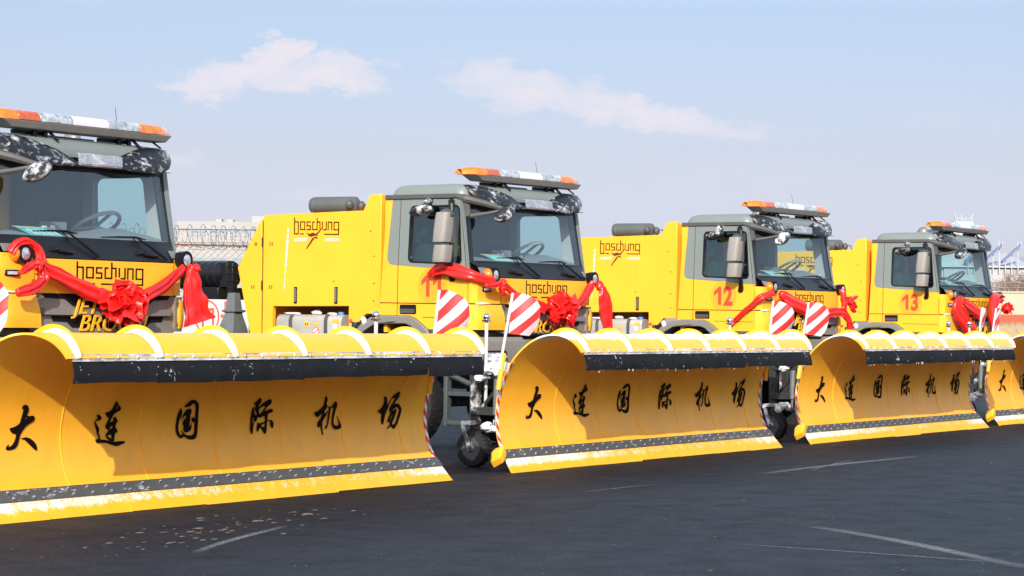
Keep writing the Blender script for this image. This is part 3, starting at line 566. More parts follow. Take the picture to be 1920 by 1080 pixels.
def make_truck():
    t = thing('snow_truck', 'yellow snow clearing truck', 'truck', group='snow clearing trucks parked in a row')
    # ---- yellow lower flank with the rear pillar
    up = [(1.085, 2.56), (1.12, 1.985), (1.115, 1.935), (1.09, 1.895), (1.04, 1.884), (.975, 1.88), (.10, 1.816), (.10, 1.235), (.58, 1.235), (.655, 1.29), (.74, 1.345), (.82, 1.372), (1.205, 1.372), (1.19, 1.6), (1.158, 2.56)]
    mb = MB(); mb.plate([up], side, .05); mb.box(-1.16, .92, 1.14, 1.185, 1.2, 2.56); mb.build('side_panel', 'yellow', t, ang=25)
    # ---- grey door frame round the side window
    win = rrect(.172, .852, 1.90, 2.487, .055)
    win = [(u + (.0 if u > .5 else lerp(0.0, .06, (v - 1.9) / .587)), v + lerp(.018, -.008, (u - .17) / .68) * -1 * (1 - (v - 1.9) / .587)) for u, v in win]
    gs = [(1.083, 2.56), (.235, 2.545), (.215, 2.53), (.10, 1.818), (.975, 1.882), (1.04, 1.886), (1.088, 1.897), (1.113, 1.937), (1.118, 1.985)]
    mb = MB(); mb.plate([gs, win[::-1]], side, .045); f = mb.build('window_surround', 'grey', t, ang=25)
    inner = [((u - .51) * .955 + .51, (v - 2.19) * .945 + 2.19) for u, v in win]
    mb = MB(); mb.plate([win, inner[::-1]], lambda u, v, w: side(u, v, w + .004), .03); mb.build('window_seal', 'black', f, ang=25)
    mb = MB(); mb.plate([inner], lambda u, v, w: side(u, v, w - .018), .004); mb.build('side_window', 'side_glass', t, smooth=False)
    # door gaps, crease, door handle
    mb = MB()
    def strip(pts, wd, w=.0025):
        for (a, b), (c, d) in zip(pts[:-1], pts[1:]):
            l = math.hypot(c - a, d - b); nx, ny = -(d - b) / l * wd / 2, (c - a) / l * wd / 2
            mb.plate([[(a + nx, b + ny), (c + nx, d + ny), (c - nx, d - ny), (a - nx, b - ny)]], lambda u, v, q: side(u, v, q + w), .004)
    strip([(.975, 2.555), (.973, 1.88)], .006); strip([(.973, 1.88), (.978, 1.372)], .008)
    strip([(1.20, 1.499), (.102, 1.492)], .010); strip([(.66, 1.356), (.102, 1.350)], .006)
    mb.build('panel_gap', 'ink_brown', t, smooth=False)
    mb = MB(); mb.plate([rrect(.735, .945, 1.385, 1.482, .015)], lambda u, v, w: side(u, v, w + .004), .006); h = mb.build('handle_recess', 'black', t, bevel=.003)
    mb = MB(); mb.plate([rrect(.75, .935, 1.395, 1.44, .008)], lambda u, v, w: side(u, v, w + .014), .012); mb.build('door_handle', 'rail', h, bevel=.004)
    # ---- wheel arch and sill
    arch_o = [(1.66, 1.02), (1.575, 1.15), (1.44, 1.285), (1.33, 1.345), (1.22, 1.368), (.83, 1.368), (.745, 1.338), (.66, 1.282), (.585, 1.228), (.53, 1.05), (.53, .9)]
    arch_i = [(1.565, .98), (1.50, 1.10), (1.39, 1.215), (1.28, 1.272), (1.18, 1.285), (.87, 1.285), (.80, 1.262), (.73, 1.205), (.67, 1.12), (.63, 1.02), (.62, .9)]
    mb = MB(); mb.plate([arch_o + arch_i[::-1]], lambda u, v, w: (-(1.222 + w), u, v), .34); mb.build('wheel_arch', 'grille', t, ang=25, bevel=.012)
    mb = MB(); mb.plate([[(.575, 1.233), (.10, 1.233), (.10, 1.17), (.55, 1.17)]], lambda u, v, w: (-(1.216 + w), u, v), .06); mb.box(-1.2, .92, .1, .55, 1.17, 1.23); mb.build('sill', 'rail', t, bevel=.01)
    mb = MB(); mb.ball((-1.222, 1.40, 1.315), (.012, .035, .035), 10, 7, jit=.6); mb.cut(); mb.ball((-1.06, .02, 1.497), (.13, .05, .014), 14, 6, jit=.4); mb.cut(); build_each(mb, 'snow_and_glint', 'snow', t)  # arch ball is a glint put in as white colour; ledge ball is snow
    # ---- left flank
    winL = rrect(.33, .95, 1.99, 2.465, .06); winL = [(u + (0 if u > .6 else .07 * (v - 1.99) / .475), v) for u, v in winL]
    lo = [(1.19, 2.56), (.21, 2.56), (.10, 1.8), (.10, 1.22), (.58, 1.22), (.66, 1.29), (.82, 1.37), (1.19, 1.37)]
    mb = MB(); mb.plate([lo, winL[::-1]], lambda u, v, w: sideL(u, v, w), .05); mb.build('left_side_panel', 'grey', t, ang=25)
    mb = MB(); mb.plate([winL], lambda u, v, w: sideL(u, v, w - .02), .004); mb.build('left_window', 'side_glass', t, smooth=False)
    # ---- front: yellow panel, corner panels, black scuttle, screen, pillars
    mb = MB(); fpatch(mb, -.765, .785, 1.497, 1.757, 12, 4, w=.012, t=.03); p = mb.build('front_panel', 'yellow', t, bevel=.004)
    mb = MB(); sc = .134; x0 = -.345
    for (a, b, c, d) in block_logo(False): mb.add([], []); mb.plate([[(x0 + a * sc * 2.05, 1.617 + b * .128), (x0 + c * sc * 2.05, 1.617 + b * .128), (x0 + c * sc * 2.05, 1.617 + d * .128), (x0 + a * sc * 2.05, 1.617 + d * .128)]], lambda u, v, w: front(u, v, w + .0155), .002)
    mb.build('lettering', 'ink', p, smooth=False)
    mb = MB()
    for a, b in ((-1.208, -.785), (.80, .945)): fpatch(mb, a, b, 1.50, 1.79, 9, 4, w=.006, t=.03); mb.cut()
    for a, b in ((-1.209, -.79), (.80, .945)):
        rows = []
        for i in range(6):
            z = lerp(1.235, 1.487, i / 5); bl = .045 * math.sin(math.pi * min(1, .25 + i / 5 * .6)); e = b if a > 0 else b + .0 + .055 * (1 - i / 5)
            rows.append([front(lerp(a, e, j / 9), z, w=.004 + bl * min(1, (j + .2) / 3)) for j in range(10)])
        mb.grid(rows, thick=Vector((0, .03, 0))); mb.cut()
    build_each(mb, 'corner_panel', 'yellow', t, bevel=.006)
    mb = MB(); fpatch(mb, lambda z: lerp(-.88, -1.15, (z - 1.765) / .14), lambda z: lerp(.80, .90, (z - 1.765) / .14), 1.765, 1.905, 14, 4, w=.010, t=.03)
    mb.build('scuttle', 'black', t, bevel=.005)
    mb = MB(); GL = lambda z: lerp(-1.075, -1.035, (z - 1.915) / .6); GR = lambda z: lerp(.895, .865, (z - 1.915) / .6)
    rows = []
    for i in range(6):
        z = lerp(1.912, 2.505, i / 5); rows.append([(lerp(GL(z), GR(z), j / 24), gx(lerp(GL(z), GR(z), j / 24), z) - .004, z) for j in range(25)])
    mb.grid(rows); mb.build('windscreen', 'glass', t)
    mb = MB()
    for sg in (-1, 1):
        rows = []
        for i in range(9):
            z = lerp(1.80, 2.545, i / 8); E = Vector((GL(z) if sg < 0 else GR(z), 0, z)); E.y = gx(E.x, max(z, 1.86))
            A = Vector((-xside(z) - .002, interp(z, [1.8, 2.535], [.105, .228]), z)) if sg < 0 else Vector((interp(z, [1.8, 2.55], [.952, .927]), interp(z, [1.8, 2.535], [.14, .25]), z))
            rows.append([A, A.lerp(E, .35) + Vector((sg * .012, -.012, 0)), A.lerp(E, .75) + Vector((sg * .006, -.016, 0)), E + Vector((-sg * .012, -.014, 0)), E + Vector((-sg * .028, -.004, 0)), E + Vector((-sg * .028, .02, 0))])
        mb.grid(rows, thick=Vector((-sg * .015, .03, 0))); mb.cut()
    build_each(mb, 'screen_pillar', 'black', t)
    mb = MB()
    for z0, z1 in ((2.455, 2.54), (1.895, 1.93)):
        mb.grid([[(lerp(GL(z), GR(z), j / 16), gx(lerp(GL(z), GR(z), j / 16), z) - .008, z) for j in range(17)] for z in (z0, z1)], thick=Vector((0, .03, 0)))
    mb.build('screen_rubber', 'black', t)
    mb = MB()
    for sg in (-1, 1):
        x = -1.02 if sg < 0 else .86
        rows = [[front(x + dx, z, .016 + .012 * k) for dx, k in ((-.07, 0), (0, 1), (.05, .3))] for z in (1.80, 1.83, 1.86)]; mb.grid(rows); mb.cut()
    build_each(mb, 'corner_vane', 'alu', t)
    # ---- grille and bumper
    mb = MB(); fpatch(mb, -.775, .80, 1.21, 1.492, 12, 3, w=.0, t=.05)
    fpatch(mb, -.70, .74, 1.335, 1.385, 12, 2, w=.035, t=.05); fpatch(mb, -.74, .78, 1.20, 1.235, 12, 2, w=.03, t=.05)
    g = mb.build('grille', 'grille', t, bevel=.008)
    mb = MB()
    for lp, w in (([(-.70, 1.492), (.76, 1.492), (.73, 1.462), (.56, 1.455), (.46, 1.40), (-.36, 1.40), (-.46, 1.455), (-.67, 1.462)], .004), ([(-.60, 1.325), (.68, 1.325), (.66, 1.285), (.52, 1.28), (.44, 1.222), (-.35, 1.222), (-.43, 1.28), (-.58, 1.285)], .004)):
        pts = []
        for i in range(len(lp)):
            a, b = lp[i], lp[(i + 1) % len(lp)]; k = max(1, int(abs(b[0] - a[0]) / .2)); pts += [(lerp(a[0], b[0], j / k), lerp(a[1], b[1], j / k)) for j in range(k)]
        mb.plate([pts], lambda u, v, q: front(u, v, q + w), .012)
    mb.build('grille_opening', 'black_matt', g, smooth=False)
    for word, x, z, sz in (('JET', -.27, 1.345, .165), ('BROOM', .03, 1.213, .18)):
        vs, fs = text_mesh(word, sz, .32, .0, .006, 1.18); mb = MB(); mb.add([front(x + a, z + b, .044 + c) for a, b, c in vs], fs); mb.build('lettering', 'letter_yellow', g, smooth=False)
    mb = MB(); fpatch(mb, .80, .935, 1.21, 1.487, 6, 3, w=.03, t=.06); lv = mb.build('corner_louvre', 'grille', t, bevel=.01)
    mb = MB()
    for z in (1.255, 1.325, 1.395): fpatch(mb, .83, .92, z, z + .05, 5, 2, w=.034, t=.01)
    mb.build('louvre_slot', 'black_matt', lv, smooth=False)
    mb = MB()
    for a, b in ((-1.205, -.42), (.42, .945)):
        rows = []
        for z, w in ((.845, .02), (.88, .06), (1.0, .075), (1.12, .06), (1.165, .02)): rows.append([front(lerp(a, b, j / 10), z, w) for j in range(11)])
        mb.grid(rows, thick=Vector((0, .05, 0)))
    rows = [[front(lerp(-.42, .42, j / 6), z, .03) for j in range(7)] for z in (.9, 1.0, 1.14)]; mb.grid(rows, thick=Vector((0, .05, 0)))
    mb.box(-1.2, -1.13, .09, .50, .845, 1.165); mb.box(.87, .94, .09, .5, .845, 1.165)
    b = mb.build('bumper', 'grille', t, bevel=.012)
    for sx in (-1, 1):
        x = -.94 if sx < 0 else .70
        mb = MB(); mb.plate([rrect(x - .19, x + .19, .865, 1.03, .04)], lambda u, v, q: front(u, v, q + .079), .02); hl = mb.build('headlight', 'black', t, bevel=.004)
        mb = MB(); mb.plate([rrect(x - .165, x + .165, .88, 1.008, .035)], lambda u, v, q: front(u, v, q + .084), .008); mb.build('headlight_lens', 'lens_white', hl, bevel=.003)
        mb = MB(); rn = random.Random(5 + sx)
        for k in range(16): mb.ball(front(x + rn.uniform(-.13, .13), rn.uniform(.885, .975), .095), (rn.uniform(.02, .055), rn.uniform(.012, .025), rn.uniform(.015, .035)), 8, 6, jit=.7)
        mb.build('snow_crust', 'snow', hl)
    # ---- roof, gutter, visor lobes, light bar
    mb = MB(); L = []
    for z, d, fd in ((2.555, .0, 0), (2.60, .002, .0), (2.645, .015, .008), (2.675, .032, .02), (2.695, .06, .045), (2.706, .11, .10), (2.712, .2, .2)):
        L.append([(x, y, z) for x, y in rrect(-1.158 + d, .925 - d, .185 + fd * 1.3, 1.158 - d * 1.1, .13, 6)])
    mb.loft(L); mb.build('roof', 'grey', t, ang=50)
    mb = MB(); mb.box(-.34, .34, .45, .98, 2.70, 2.735); mb.build('roof_hatch', 'black', t, bevel=.01)
    mb = MB(); mb.hexa([(-1.185, 1.172, 2.557), (-1.185, .30, 2.557), (-1.14, .30, 2.557), (-1.14, 1.172, 2.557)], [(-1.180, 1.172, 2.60), (-1.180, .30, 2.60), (-1.14, .30, 2.60), (-1.14, 1.172, 2.60)])
    for y in (.72, .34): mb.box(-1.1865, -1.18, y, y + .006, 2.556, 2.601)
    mb.build('gutter_rail', 'rail', t, bevel=.006)
    mb = MB()
    lobe = [(-1.085, .235, 2.675, 2.612, .0), (-1.075, .185, 2.683, 2.592, .010), (-1.035, .155, 2.690, 2.562, .028), (-.96, .135, 2.690, 2.522, .045), (-.84, .125, 2.687, 2.488, .06), (-.70, .12, 2.675, 2.472, .065), (-.55, .115, 2.650, 2.468, .065), (-.42, .11, 2.615, 2.470, .055), (-.31, .105, 2.570, 2.478, .04), (-.20, .10, 2.505, 2.488, .02)]
    for sg in (-1, 1):
        rows = []
        for x, y, zt, zb, bl in lobe:
            xx = x if sg < 0 else -x * lerp(1.0, .86, max(0, min(1, (-x - .2) / .7)))
            rows.append([(xx, y + .09, zt + .004), (xx, y - bl * .1 + .03, lerp(zt, zb, .10)), (xx, y - bl * .7 + .008, lerp(zt, zb, .4)), (xx, y - bl * 1.15, lerp(zt, zb, .75)), (xx, y - bl * 1.1, zb), (xx, y + .04, zb + .01)])
        mb.grid(rows); mb.cut()
    build_each(mb, 'visor_lobe', 'black_snow', t, ang=60)
    mb = MB(); mb.add([(x, y, z) for x in (-.25, .25) for y, z in ((.105, 2.587), (.072, 2.575), (.066, 2.498), (.10, 2.492))], [(0, 1, 5, 4), (1, 2, 6, 5), (2, 3, 7, 6)]); mb.box(-.95, .84, .07, .2, 2.488, 2.50)
    mb.build('visor_strip', 'chrome_snow', t, bevel=.004)
    bar = MB(); bar.hexa([(-.86, .18, 2.742), (.89, .18, 2.742), (.89, .34, 2.742), (-.86, .34, 2.742)], [(-.95, .165, 2.798), (.95, .165, 2.798), (.97, .36, 2.798), (-.97, .36, 2.798)]); lb = bar.build('light_bar', 'alu', t, bevel=.006)
    def dome(x0, x1, m, e0=0, e1=0):
        mb = MB(); L = []
        N = 5
        for k in range(N + 1):
            q = k / N; x = lerp(x0, x1, q); sh = 0.0; hgt = .078; yf, yb = .165, .375
            if e0: d = max(0, 1 - q * 1.8); yf += .115 * d ** 1.6; hgt *= 1 - .35 * d ** 3
            if e1: d = max(0, 1 - (1 - q) * 1.8); yf += .115 * d ** 1.6; hgt *= 1 - .35 * d ** 3
            z0 = 2.80
            L.append([(x, yf, z0), (x, yf + .004, z0 + hgt * .55), (x, yf + .03, z0 + hgt * .93), (x, yf + .06, z0 + hgt), (x, yb - .06, z0 + hgt), (x, yb - .03, z0 + hgt * .93), (x, yb, z0 + hgt * .5), (x, yb, z0)])
        mb.loft(L); mb.build('lamp_dome', m, lb, ang=40, bevel=.005)
    dome(-1.065, -.80, 'amber', e0=1); dome(-.797, -.567, 'amber_dark'); dome(-.562, -.205, 'clear'); dome(-.20, .20, 'white'); dome(.205, .568, 'clear'); dome(.573, 1.06, 'amber', e1=1)
    for x0 in (-.49, .46):
        mb = MB()
        for x in (x0 - .06, x0 + .06): mb.tube([(x, .25, 2.66), (x, .25, 2.75)], .022, 6)
        mb.box(x0 - .26, x0 + .06, .27, .30, 2.705, 2.735); mb.tube([(x0 + .09, .25, 2.75), (x0 + .14, .19, 2.67)], .014, 6); mb.build('bar_foot', 'black', lb)
    mb = MB(); mb.tube([(.80, .26, 2.75), (.84, .19, 2.69)], .008, 5); mb.build('cable', 'black', lb)
    mb = MB(); mb.tube([(.80, .60, 2.70), (.868, .714, 3.05)], [.005, .002], 5); mb.build('antenna', 'dark', t)
    # ---- mirrors
    mb = MB(); mb.tube([(-1.15, .31, 2.578), (-1.135, .20, 2.548), (-1.0, .04, 2.50), (-.86, -.075, 2.452)], [.028, .044, .034, .022], 8); mb.tube([(-1.13, .14, 2.372), (-1.0, .03, 2.40), (-.86, -.08, 2.438)], [.026, .019, .017], 8)
    mb.hexa([(-1.15, .2, 2.37), (-1.10, .15, 2.37), (-1.10, .19, 2.37), (-1.15, .23, 2.37)], [(-1.14, .19, 2.56), (-1.10, .17, 2.56), (-1.10, .2, 2.56), (-1.14, .22, 2.56)])
    br = mb.build('mirror_bracket', 'rail', t)
    mb = MB(); mb.ball((-.885, -.115, 2.395), (.125, .075, .062), 18, 12, rot=Euler((R(25), R(-28), R(-20))).to_matrix(), jit=.12); mb.ball((-.86, -.10, 2.43), (.05, .05, .04), 10, 8, jit=.3); mb.build('front_mirror', 'mirror_snow', br)
    mb = MB(); mb.tube([(-1.165, .345, 2.515), (-1.21, .31, 2.515), (-1.255, .275, 2.48), (-1.275, .255, 2.40), (-1.285, .25, 2.1), (-1.285, .25, 1.90), (-1.255, .26, 1.80), (-1.205, .29, 1.745)], [.028, .034, .03, .022, .022, .024, .03, .04], 10); ar = mb.build('mirror_arm', 'black', t)
    for z0, z1, big in ((2.105, 2.40, 1), (1.905, 2.075, 0)):
        mb = MB(); L = []
        for q in (0, .08, .25, .5, .75, .92, 1.0):
            z = lerp(z0, z1, q); s = math.sin(math.pi * min(.5, max(.06, min(q, 1 - q)) * 3 + .12)); s = .75 + .25 * s; c = -1.385 + (.02 * q if big else 0)
            L.append([(c + (x - .0) * s * (1 - (.12 * q ** 3 if big else 0)), .30 + y * s - .02 * q, z) for x, y in rrect(-.088, .088, -.085, .07, .045, 4)])
        mb.loft(L); ms = mb.build('mirror_housing', 'mirror_shell', ar, ang=60)
        if big: mb = MB(); mb.ball((-1.345, .27, 2.38), (.075, .085, .06), 14, 8); mb.hexa([(-1.303, .20, 2.10), (-1.29, .20, 2.10), (-1.29, .34, 2.10), (-1.303, .34, 2.10)], [(-1.315, .20, 2.36), (-1.285, .20, 2.36), (-1.285, .34, 2.36), (-1.315, .34, 2.36)]); mb.build('housing_cap', 'rail', ms)
    mb = MB(); mb.tube([(-1.165, .60, 2.535), (-1.20, .60, 2.53), (-1.27, .615, 2.455)], [.035, .04, .03], 8); mb.ball((-1.30, .625, 2.425), (.075, .135, .046), 18, 10, jit=.06, rot=Euler((R(-14), R(20), 0)).to_matrix()); mb.build('kerb_mirror', 'mirror_snow', t)
    # ---- round lamps on the front corners
    for sx in (-1, 1):
        x = sx * .915 - .01
        mb = MB(); mb.lathe((x, .08, 1.785), (0, -1, 0), [(0, .02), (.01, .06), (.06, .074), (.125, .076), (.13, .066), (.10, .060)], 22); mb.tube([(x * .98, .12, 1.72), (x, .04, 1.73)], .02, 6); hl = mb.build('corner_lamp', 'black', t)
        mb = MB(); mb.lathe((x, -.035, 1.785), (0, -1, 0), [(0, .06), (.006, .058), (.014, .045), (.020, .02), (.021, .001)], 20); mb.build('lamp_glass', 'lens_white', hl)
        mb = MB(); mb.ball((x + sx * .062, .012, 1.785), (.05, .062, .068), 16, 12); mb.build('indicator', 'amber', hl)
    mb = MB(); mb.hexa([(-1.09, -.005, 1.615), (-.96, -.03, 1.615), (-.96, .04, 1.615), (-1.09, .04, 1.615)], [(-1.09, .0, 1.665), (-.96, -.025, 1.665), (-.96, .04, 1.665), (-1.09, .04, 1.665)]); s = mb.build('side_marker', 'black', t, bevel=.012)
    mb = MB(); mb.hexa([(-1.07, -.012, 1.628), (-.99, -.03, 1.628), (-.99, 0, 1.628), (-1.07, 0, 1.628)], [(-1.07, -.010, 1.652), (-.99, -.028, 1.652), (-.99, 0, 1.652), (-1.07, 0, 1.652)]); mb.build('marker_lens', 'clear', s)
    # ---- wipers, washer fittings
    for px_, ex, tx, ez in ((-.10, -.37, -.72, 1.975), (.70, .42, .03, 1.955)):
        mb = MB(); mb.tube([front(px_, 1.785, .03), front(lerp(px_, ex, .55), lerp(1.785, ez, .6), .05), front(ex, ez, .035)], [.012, .009, .006], 6)
        mb.tube([front(ex + .13, ez - .015, .02), front(ex, ez, .026), front(lerp(ex, tx, .5), ez - .004, .022), front(tx, ez - .012, .018)], [.004, .009, .008, .004], 6); mb.tube([front(ex - .03, ez, .02), front(ex + .04, ez - .075, .02)], .005, 5)
        mb.build('wiper', 'black_matt', t)
    mb = MB()
    for x in (-.55, .42): mb.ball(front(x, 1.828, .018), (.035, .022, .022), 10, 7); mb.tube([front(x + .04, 1.822, .025), front(x + .16, 1.812, .03), front(x + .2, 1.808, .02)], [.014, .017, .008], 8); mb.cut()
    build_each(mb, 'grab_fitting', 'black', t)
    # ---- cab interior
    mb = MB(); mb.box(-1.12, .90, .14, 1.13, 1.3, 1.42); mb.box(-1.12, .90, 1.05, 1.13, 1.42, 1.95); mb.box(-1.12, .90, 1.05, 1.13, 2.45, 2.54); mb.box(-1.12, -.75, 1.05, 1.13, 1.95, 2.45); mb.box(.1, .90, 1.05, 1.13, 1.95, 2.45); mb.box(-1.10, .88, .25, 1.13, 2.52, 2.545)
    mb.build('cab_interior', 'interior', t)
    mb = MB(); mb.plate([[(1.12, 2.53), (.25, 2.53), (.14, 1.9), (.14, 1.5), (1.12, 1.5)], [((u - .7) * .98 + .7, v) for u, v in winL][::-1]], lambda u, v, w: (.885 + w, u, v), .02); mb.build('door_trim', 'trim', t, smooth=False)
    mb = MB(); L = []
    for x in [-1.05 + .2 * k for k in range(11)]:
        hz = .03 if -.2 < x < .2 else .0; d = .06 * math.exp(-((x - .45) / .33) ** 2)
        L.append([(x, .12, 1.85), (x, .13, 1.925), (x, .22, 1.955 + d * .3), (x, .34, 1.975 + d), (x, .46, 1.96 + d), (x, .52, 1.9 + d), (x, .52, 1.6)])
    mb.grid(L); mb.box(-.20, -.02, .40, .52, 1.96, 2.06); mb.build('dashboard', 'dash', t)
    mb = MB(); c = Vector((.52, .60, 2.045)); ax = Euler((R(-32), 0, 0)).to_matrix(); ring = [c + ax @ Vector((.215 * math.cos(q), .215 * math.sin(q), 0)) for q in [2 * math.pi * k / 28 for k in range(29)]]; mb.tube(ring, .017, 8, cap=False)
    for q in (.2, math.pi - .2, -math.pi / 2): mb.tube([c, c + ax @ Vector((.2 * math.cos(q), .2 * math.sin(q), 0))], .014, 6)
    mb.tube([c, (.52, .46, 1.85)], .035, 8); mb.build('steering_wheel', 'trim', t)
    for x in (-.72, .52):
        mb = MB(); L = []
        for z, w, d, y in ((1.5, .20, .10, .80), (1.65, .23, .10, .80), (2.0, .22, .09, .88), (2.10, .17, .07, .92), (2.13, .12, .06, .93)) + (((2.36, .12, .06, .95), (2.40, .08, .04, .95)) if x < 0 else ()): L.append([(x + a, y + b, z) for a, b in rrect(-w, w, -d, d, .04, 3)])
        mb.loft(L); mb.box(x - .24, x + .24, .50, .92, 1.42, 1.62); mb.build('seat', 'seat', t, ang=50, bevel=.02)
    mb = MB(); mb.grid([[(x, .215 + .1 * v, 1.985 + .022 * v) for x in (-.72, -.5, -.3)] for v in (0, 1)]); mb.grid([[(x - .02 + .14 * (1 - v), .150 + .085 * v, 1.922 + .075 * v) for x in (-.74, -.55, -.38)] for v in (0, 1)], mi=1)
    for k in range(7): a = -.70 + k * .043; mb.grid([[(a + dx + .14 * (1 - v), .147 + .085 * v, 1.924 + .075 * v) for dx in (0, .018 if k % 2 else .026)] for v in (.25, .8)], mi=2)
    mb.build('paper_permit', ['cream', 'teal', 'paper'], t, recalc=False)
    mb = MB(); mb.plate([rrect(-.205, -.15, 2.0, 2.03, .002)], lambda u, v, w: (u, .397 - w, v), .001); mb.plate([rrect(-.36, -.30, 1.965, 2.0, .002)], lambda u, v, w: (u, .34 - w, v + .02), .001); mb.build('sticker', 'paper', t, smooth=False)
    # ---- engine body behind the cab
    sec = [(1.315, 2.622), (1.464, 2.617), (1.55, 2.455), (2.905, 2.43), (2.905, 1.10), (2.766, 1.10), (2.766, 1.455), (1.73, 1.462), (1.73, 1.17), (1.502, 1.385), (1.315, 1.385)]
    mb = MB(); mb.plate([sec], lambda u, v, w: (.88 - w, u, v), -.05); mb.build('left_body_panel', 'yellow', t, ang=20, bevel=.008)
    mb = MB(); mb.plate([sec], bodyside, .06); bd = mb.build('engine_body', 'yellow', t, ang=20, bevel=.008)
    mb = MB(); mb.box(-1.01, .90, 1.32, 1.37, 1.40, 2.60); mb.add([(x, y, z) for x in (-1.01, .90) for y, z in ((1.37, 2.40), (2.88, 2.38))], [(0, 1, 3, 2)]); mb.box(-1.0, .9, 2.86, 2.90, 1.12, 2.42); mb.box(-1.01, .9, 1.34, 2.88, 1.465, 1.50); mb.build('body_shell', 'yellow', bd, smooth=False)
    rp = [(2.93, 2.385), (2.955, 2.36), (3.262, 1.878), (3.06, 1.10), (2.925, 1.10)]
    mb = MB(); mb.plate([rp], bodyside, .06); mb.cut(); mb.plate([rp], lambda u, v, w: (.88 - w, u, v), -.05); mb.cut(); build_each(mb, 'rear_fin', 'yellow', t, ang=20, bevel=.008)
    mb = MB(); mb.box(-1.045, -1.02, 2.90, 2.935, 1.1, 2.36); mb.build('fin_gap', 'ink_brown', t)
    mb = MB()
    for z in (1.68, 2.14):
        mb.plate([rrect(2.912, 2.928, z - .05, z + .05, .002)], lambda u, v, w: bodyside(u, v, w + .004), .02)
    mb.build('hinge', 'ink_brown', t, smooth=False)
    for y in (2.45, 1.90):
        mb = MB(); mb.plate([rrect(y - .022, y + .022, 1.485, 1.662, .004)], lambda u, v, w: bodyside(u, v, w + .003), .004); l = mb.build('latch_recess', 'ink', bd, smooth=False)
        mb = MB(); mb.plate([rrect(y - .012, y + .012, 1.52, 1.63, .006)], lambda u, v, w: bodyside(u, v, w + .012), .010)
        for z in (1.51, 1.64): mb.ball((-1.068, y, z), .012, 8, 6)
        mb.build('latch', 'steel', l)
    mb = MB(); rn = random.Random(2)
    for y, z in ((1.40, 1.70), (1.40, 1.98), (1.40, 1.52), (1.45, 2.24), (1.93, 1.72), (2.78, 2.11), (2.81, 2.11), (2.78, 2.13), (2.81, 2.13), (2.78, 1.65), (2.81, 1.65), (2.78, 1.67), (2.81, 1.67), (3.0, 2.11), (3.02, 2.11), (3.0, 2.13), (3.02, 2.13), (3.03, 1.65), (3.06, 1.65), (3.03, 1.67), (3.06, 1.67)): mb.ball((-1.061, y, z), (.005, .009, .009), 8, 5)
    mb.build('rivet', 'ink_brown', bd)
    mb = MB(); mb.plate([[(1.915 - .003, 1.50), (1.915 + .003, 1.50), (1.918, 2.43), (1.912, 2.43)]], lambda u, v, w: bodyside(u, v, w + .0025), .002); mb.plate([[(2.75, 2.43), (2.753, 2.43), (2.753, 1.1), (2.75, 1.1)]], lambda u, v, w: bodyside(u, v, w + .0025), .002); mb.build('panel_seam', 'yellow_worn', bd, smooth=False)
    mb = MB(); zb = 2.265; k_ = .611 / 2.775
    for (a, b, c, d) in block_logo(True): mb.plate([[(2.479 - a * k_, zb + b * .130), (2.479 - c * k_, zb + b * .130), (2.479 - c * k_, zb + d * .130), (2.479 - a * k_, zb + d * .130)]], lambda u, v, w: bodyside(u, v - (2.479 - u) * .02, w + .004), .002)
    mb.build('lettering', 'ink', bd, smooth=False)
    mb = MB()
    def pl(p): return [(2.479 - a * .611, zb + b) for a, b in p]
    mb.plate([pl([(.27, -.01), (.30, -.035), (.36, -.045), (.42, -.03), (.47, -.04), (.53, -.045), (.53, -.065), (.47, -.062), (.38, -.075), (.32, -.06)])], lambda u, v, w: bodyside(u, v, w + .006), .002)
    mb.plate([pl([(.42, -.085), (.47, -.085), (.30, -.20), (.275, -.20)])], lambda u, v, w: bodyside(u, v, w + .006), .002); mb.plate([pl([(.49, -.05), (.53, -.05), (.63, .012), (.61, .014)])], lambda u, v, w: bodyside(u, v, w + .0075), .002)
    mb.plate([pl([(.45, -.085), (.53, -.095), (.53, -.08), (.47, -.072)])], lambda u, v, w: bodyside(u, v, w + .0075), .002)
    mb.build('plane_emblem', 'ink_brown', bd, smooth=False)
    mb = MB()
    for wd, u0 in (('AIRPORT', .145), ('DIVISION', .845)):
        vs, fs = text_mesh(wd, .052, .3, .002, .0005, .86); mb.add([bodyside(2.479 - u0 * .611 - a, zb - .125 + b - .004 * (u0 > .5), .004 + c) for a, b, c in vs], fs); mb.cut()
    build_each(mb, 'lettering', 'white', bd, smooth=False)
    mb = MB(); rn = random.Random(9); z = 2.28
    while z > 1.62:
        u = 2.56 + (2.28 - z) * .07; w = rn.uniform(.004, .012) * (1.6 if z > 1.9 else .6); mb.plate([[(u - w, z), (u + w, z - .005), (u + w * .8, z - .02), (u - w * .9, z - .018)]], lambda a, b, q: bodyside(a, b, q + .003), .002); z -= rn.uniform(.012, .03)
    mb.build('scrape_mark', 'paper', bd, smooth=False)
    # ---- tank on top, fuel tank, air intake
    mb = MB(); mb.lathe((-.88, 2.40, 2.53), (0.16, -1, 0), [(0, .02), (.012, .075), (.03, .086), (.06, .09), (.075, .086), (.08, .09), (.48, .09), (.485, .086), (.50, .09), (.55, .086), (.575, .06), (.585, .02)], 26); mb.box(-.93, -.78, 2.33, 2.36, 2.40, 2.47); mb.box(-.88, -.70, 1.93, 1.96, 2.40, 2.47); cy = mb.build('air_cylinder', 'cylinder', t)
    mb = MB(); mb.ball((-.90, 1.86, 2.53), (.05, .04, .05), 14, 9); mb.ball((-.80, 1.78, 2.515), (.045, .04, .055), 12, 8); mb.tube([(-.80, 1.76, 2.53), (-.78, 1.70, 2.53), (-.77, 1.68, 2.45)], .009, 6); mb.build('valve', 'rail', cy)
    mb = MB(); L = []
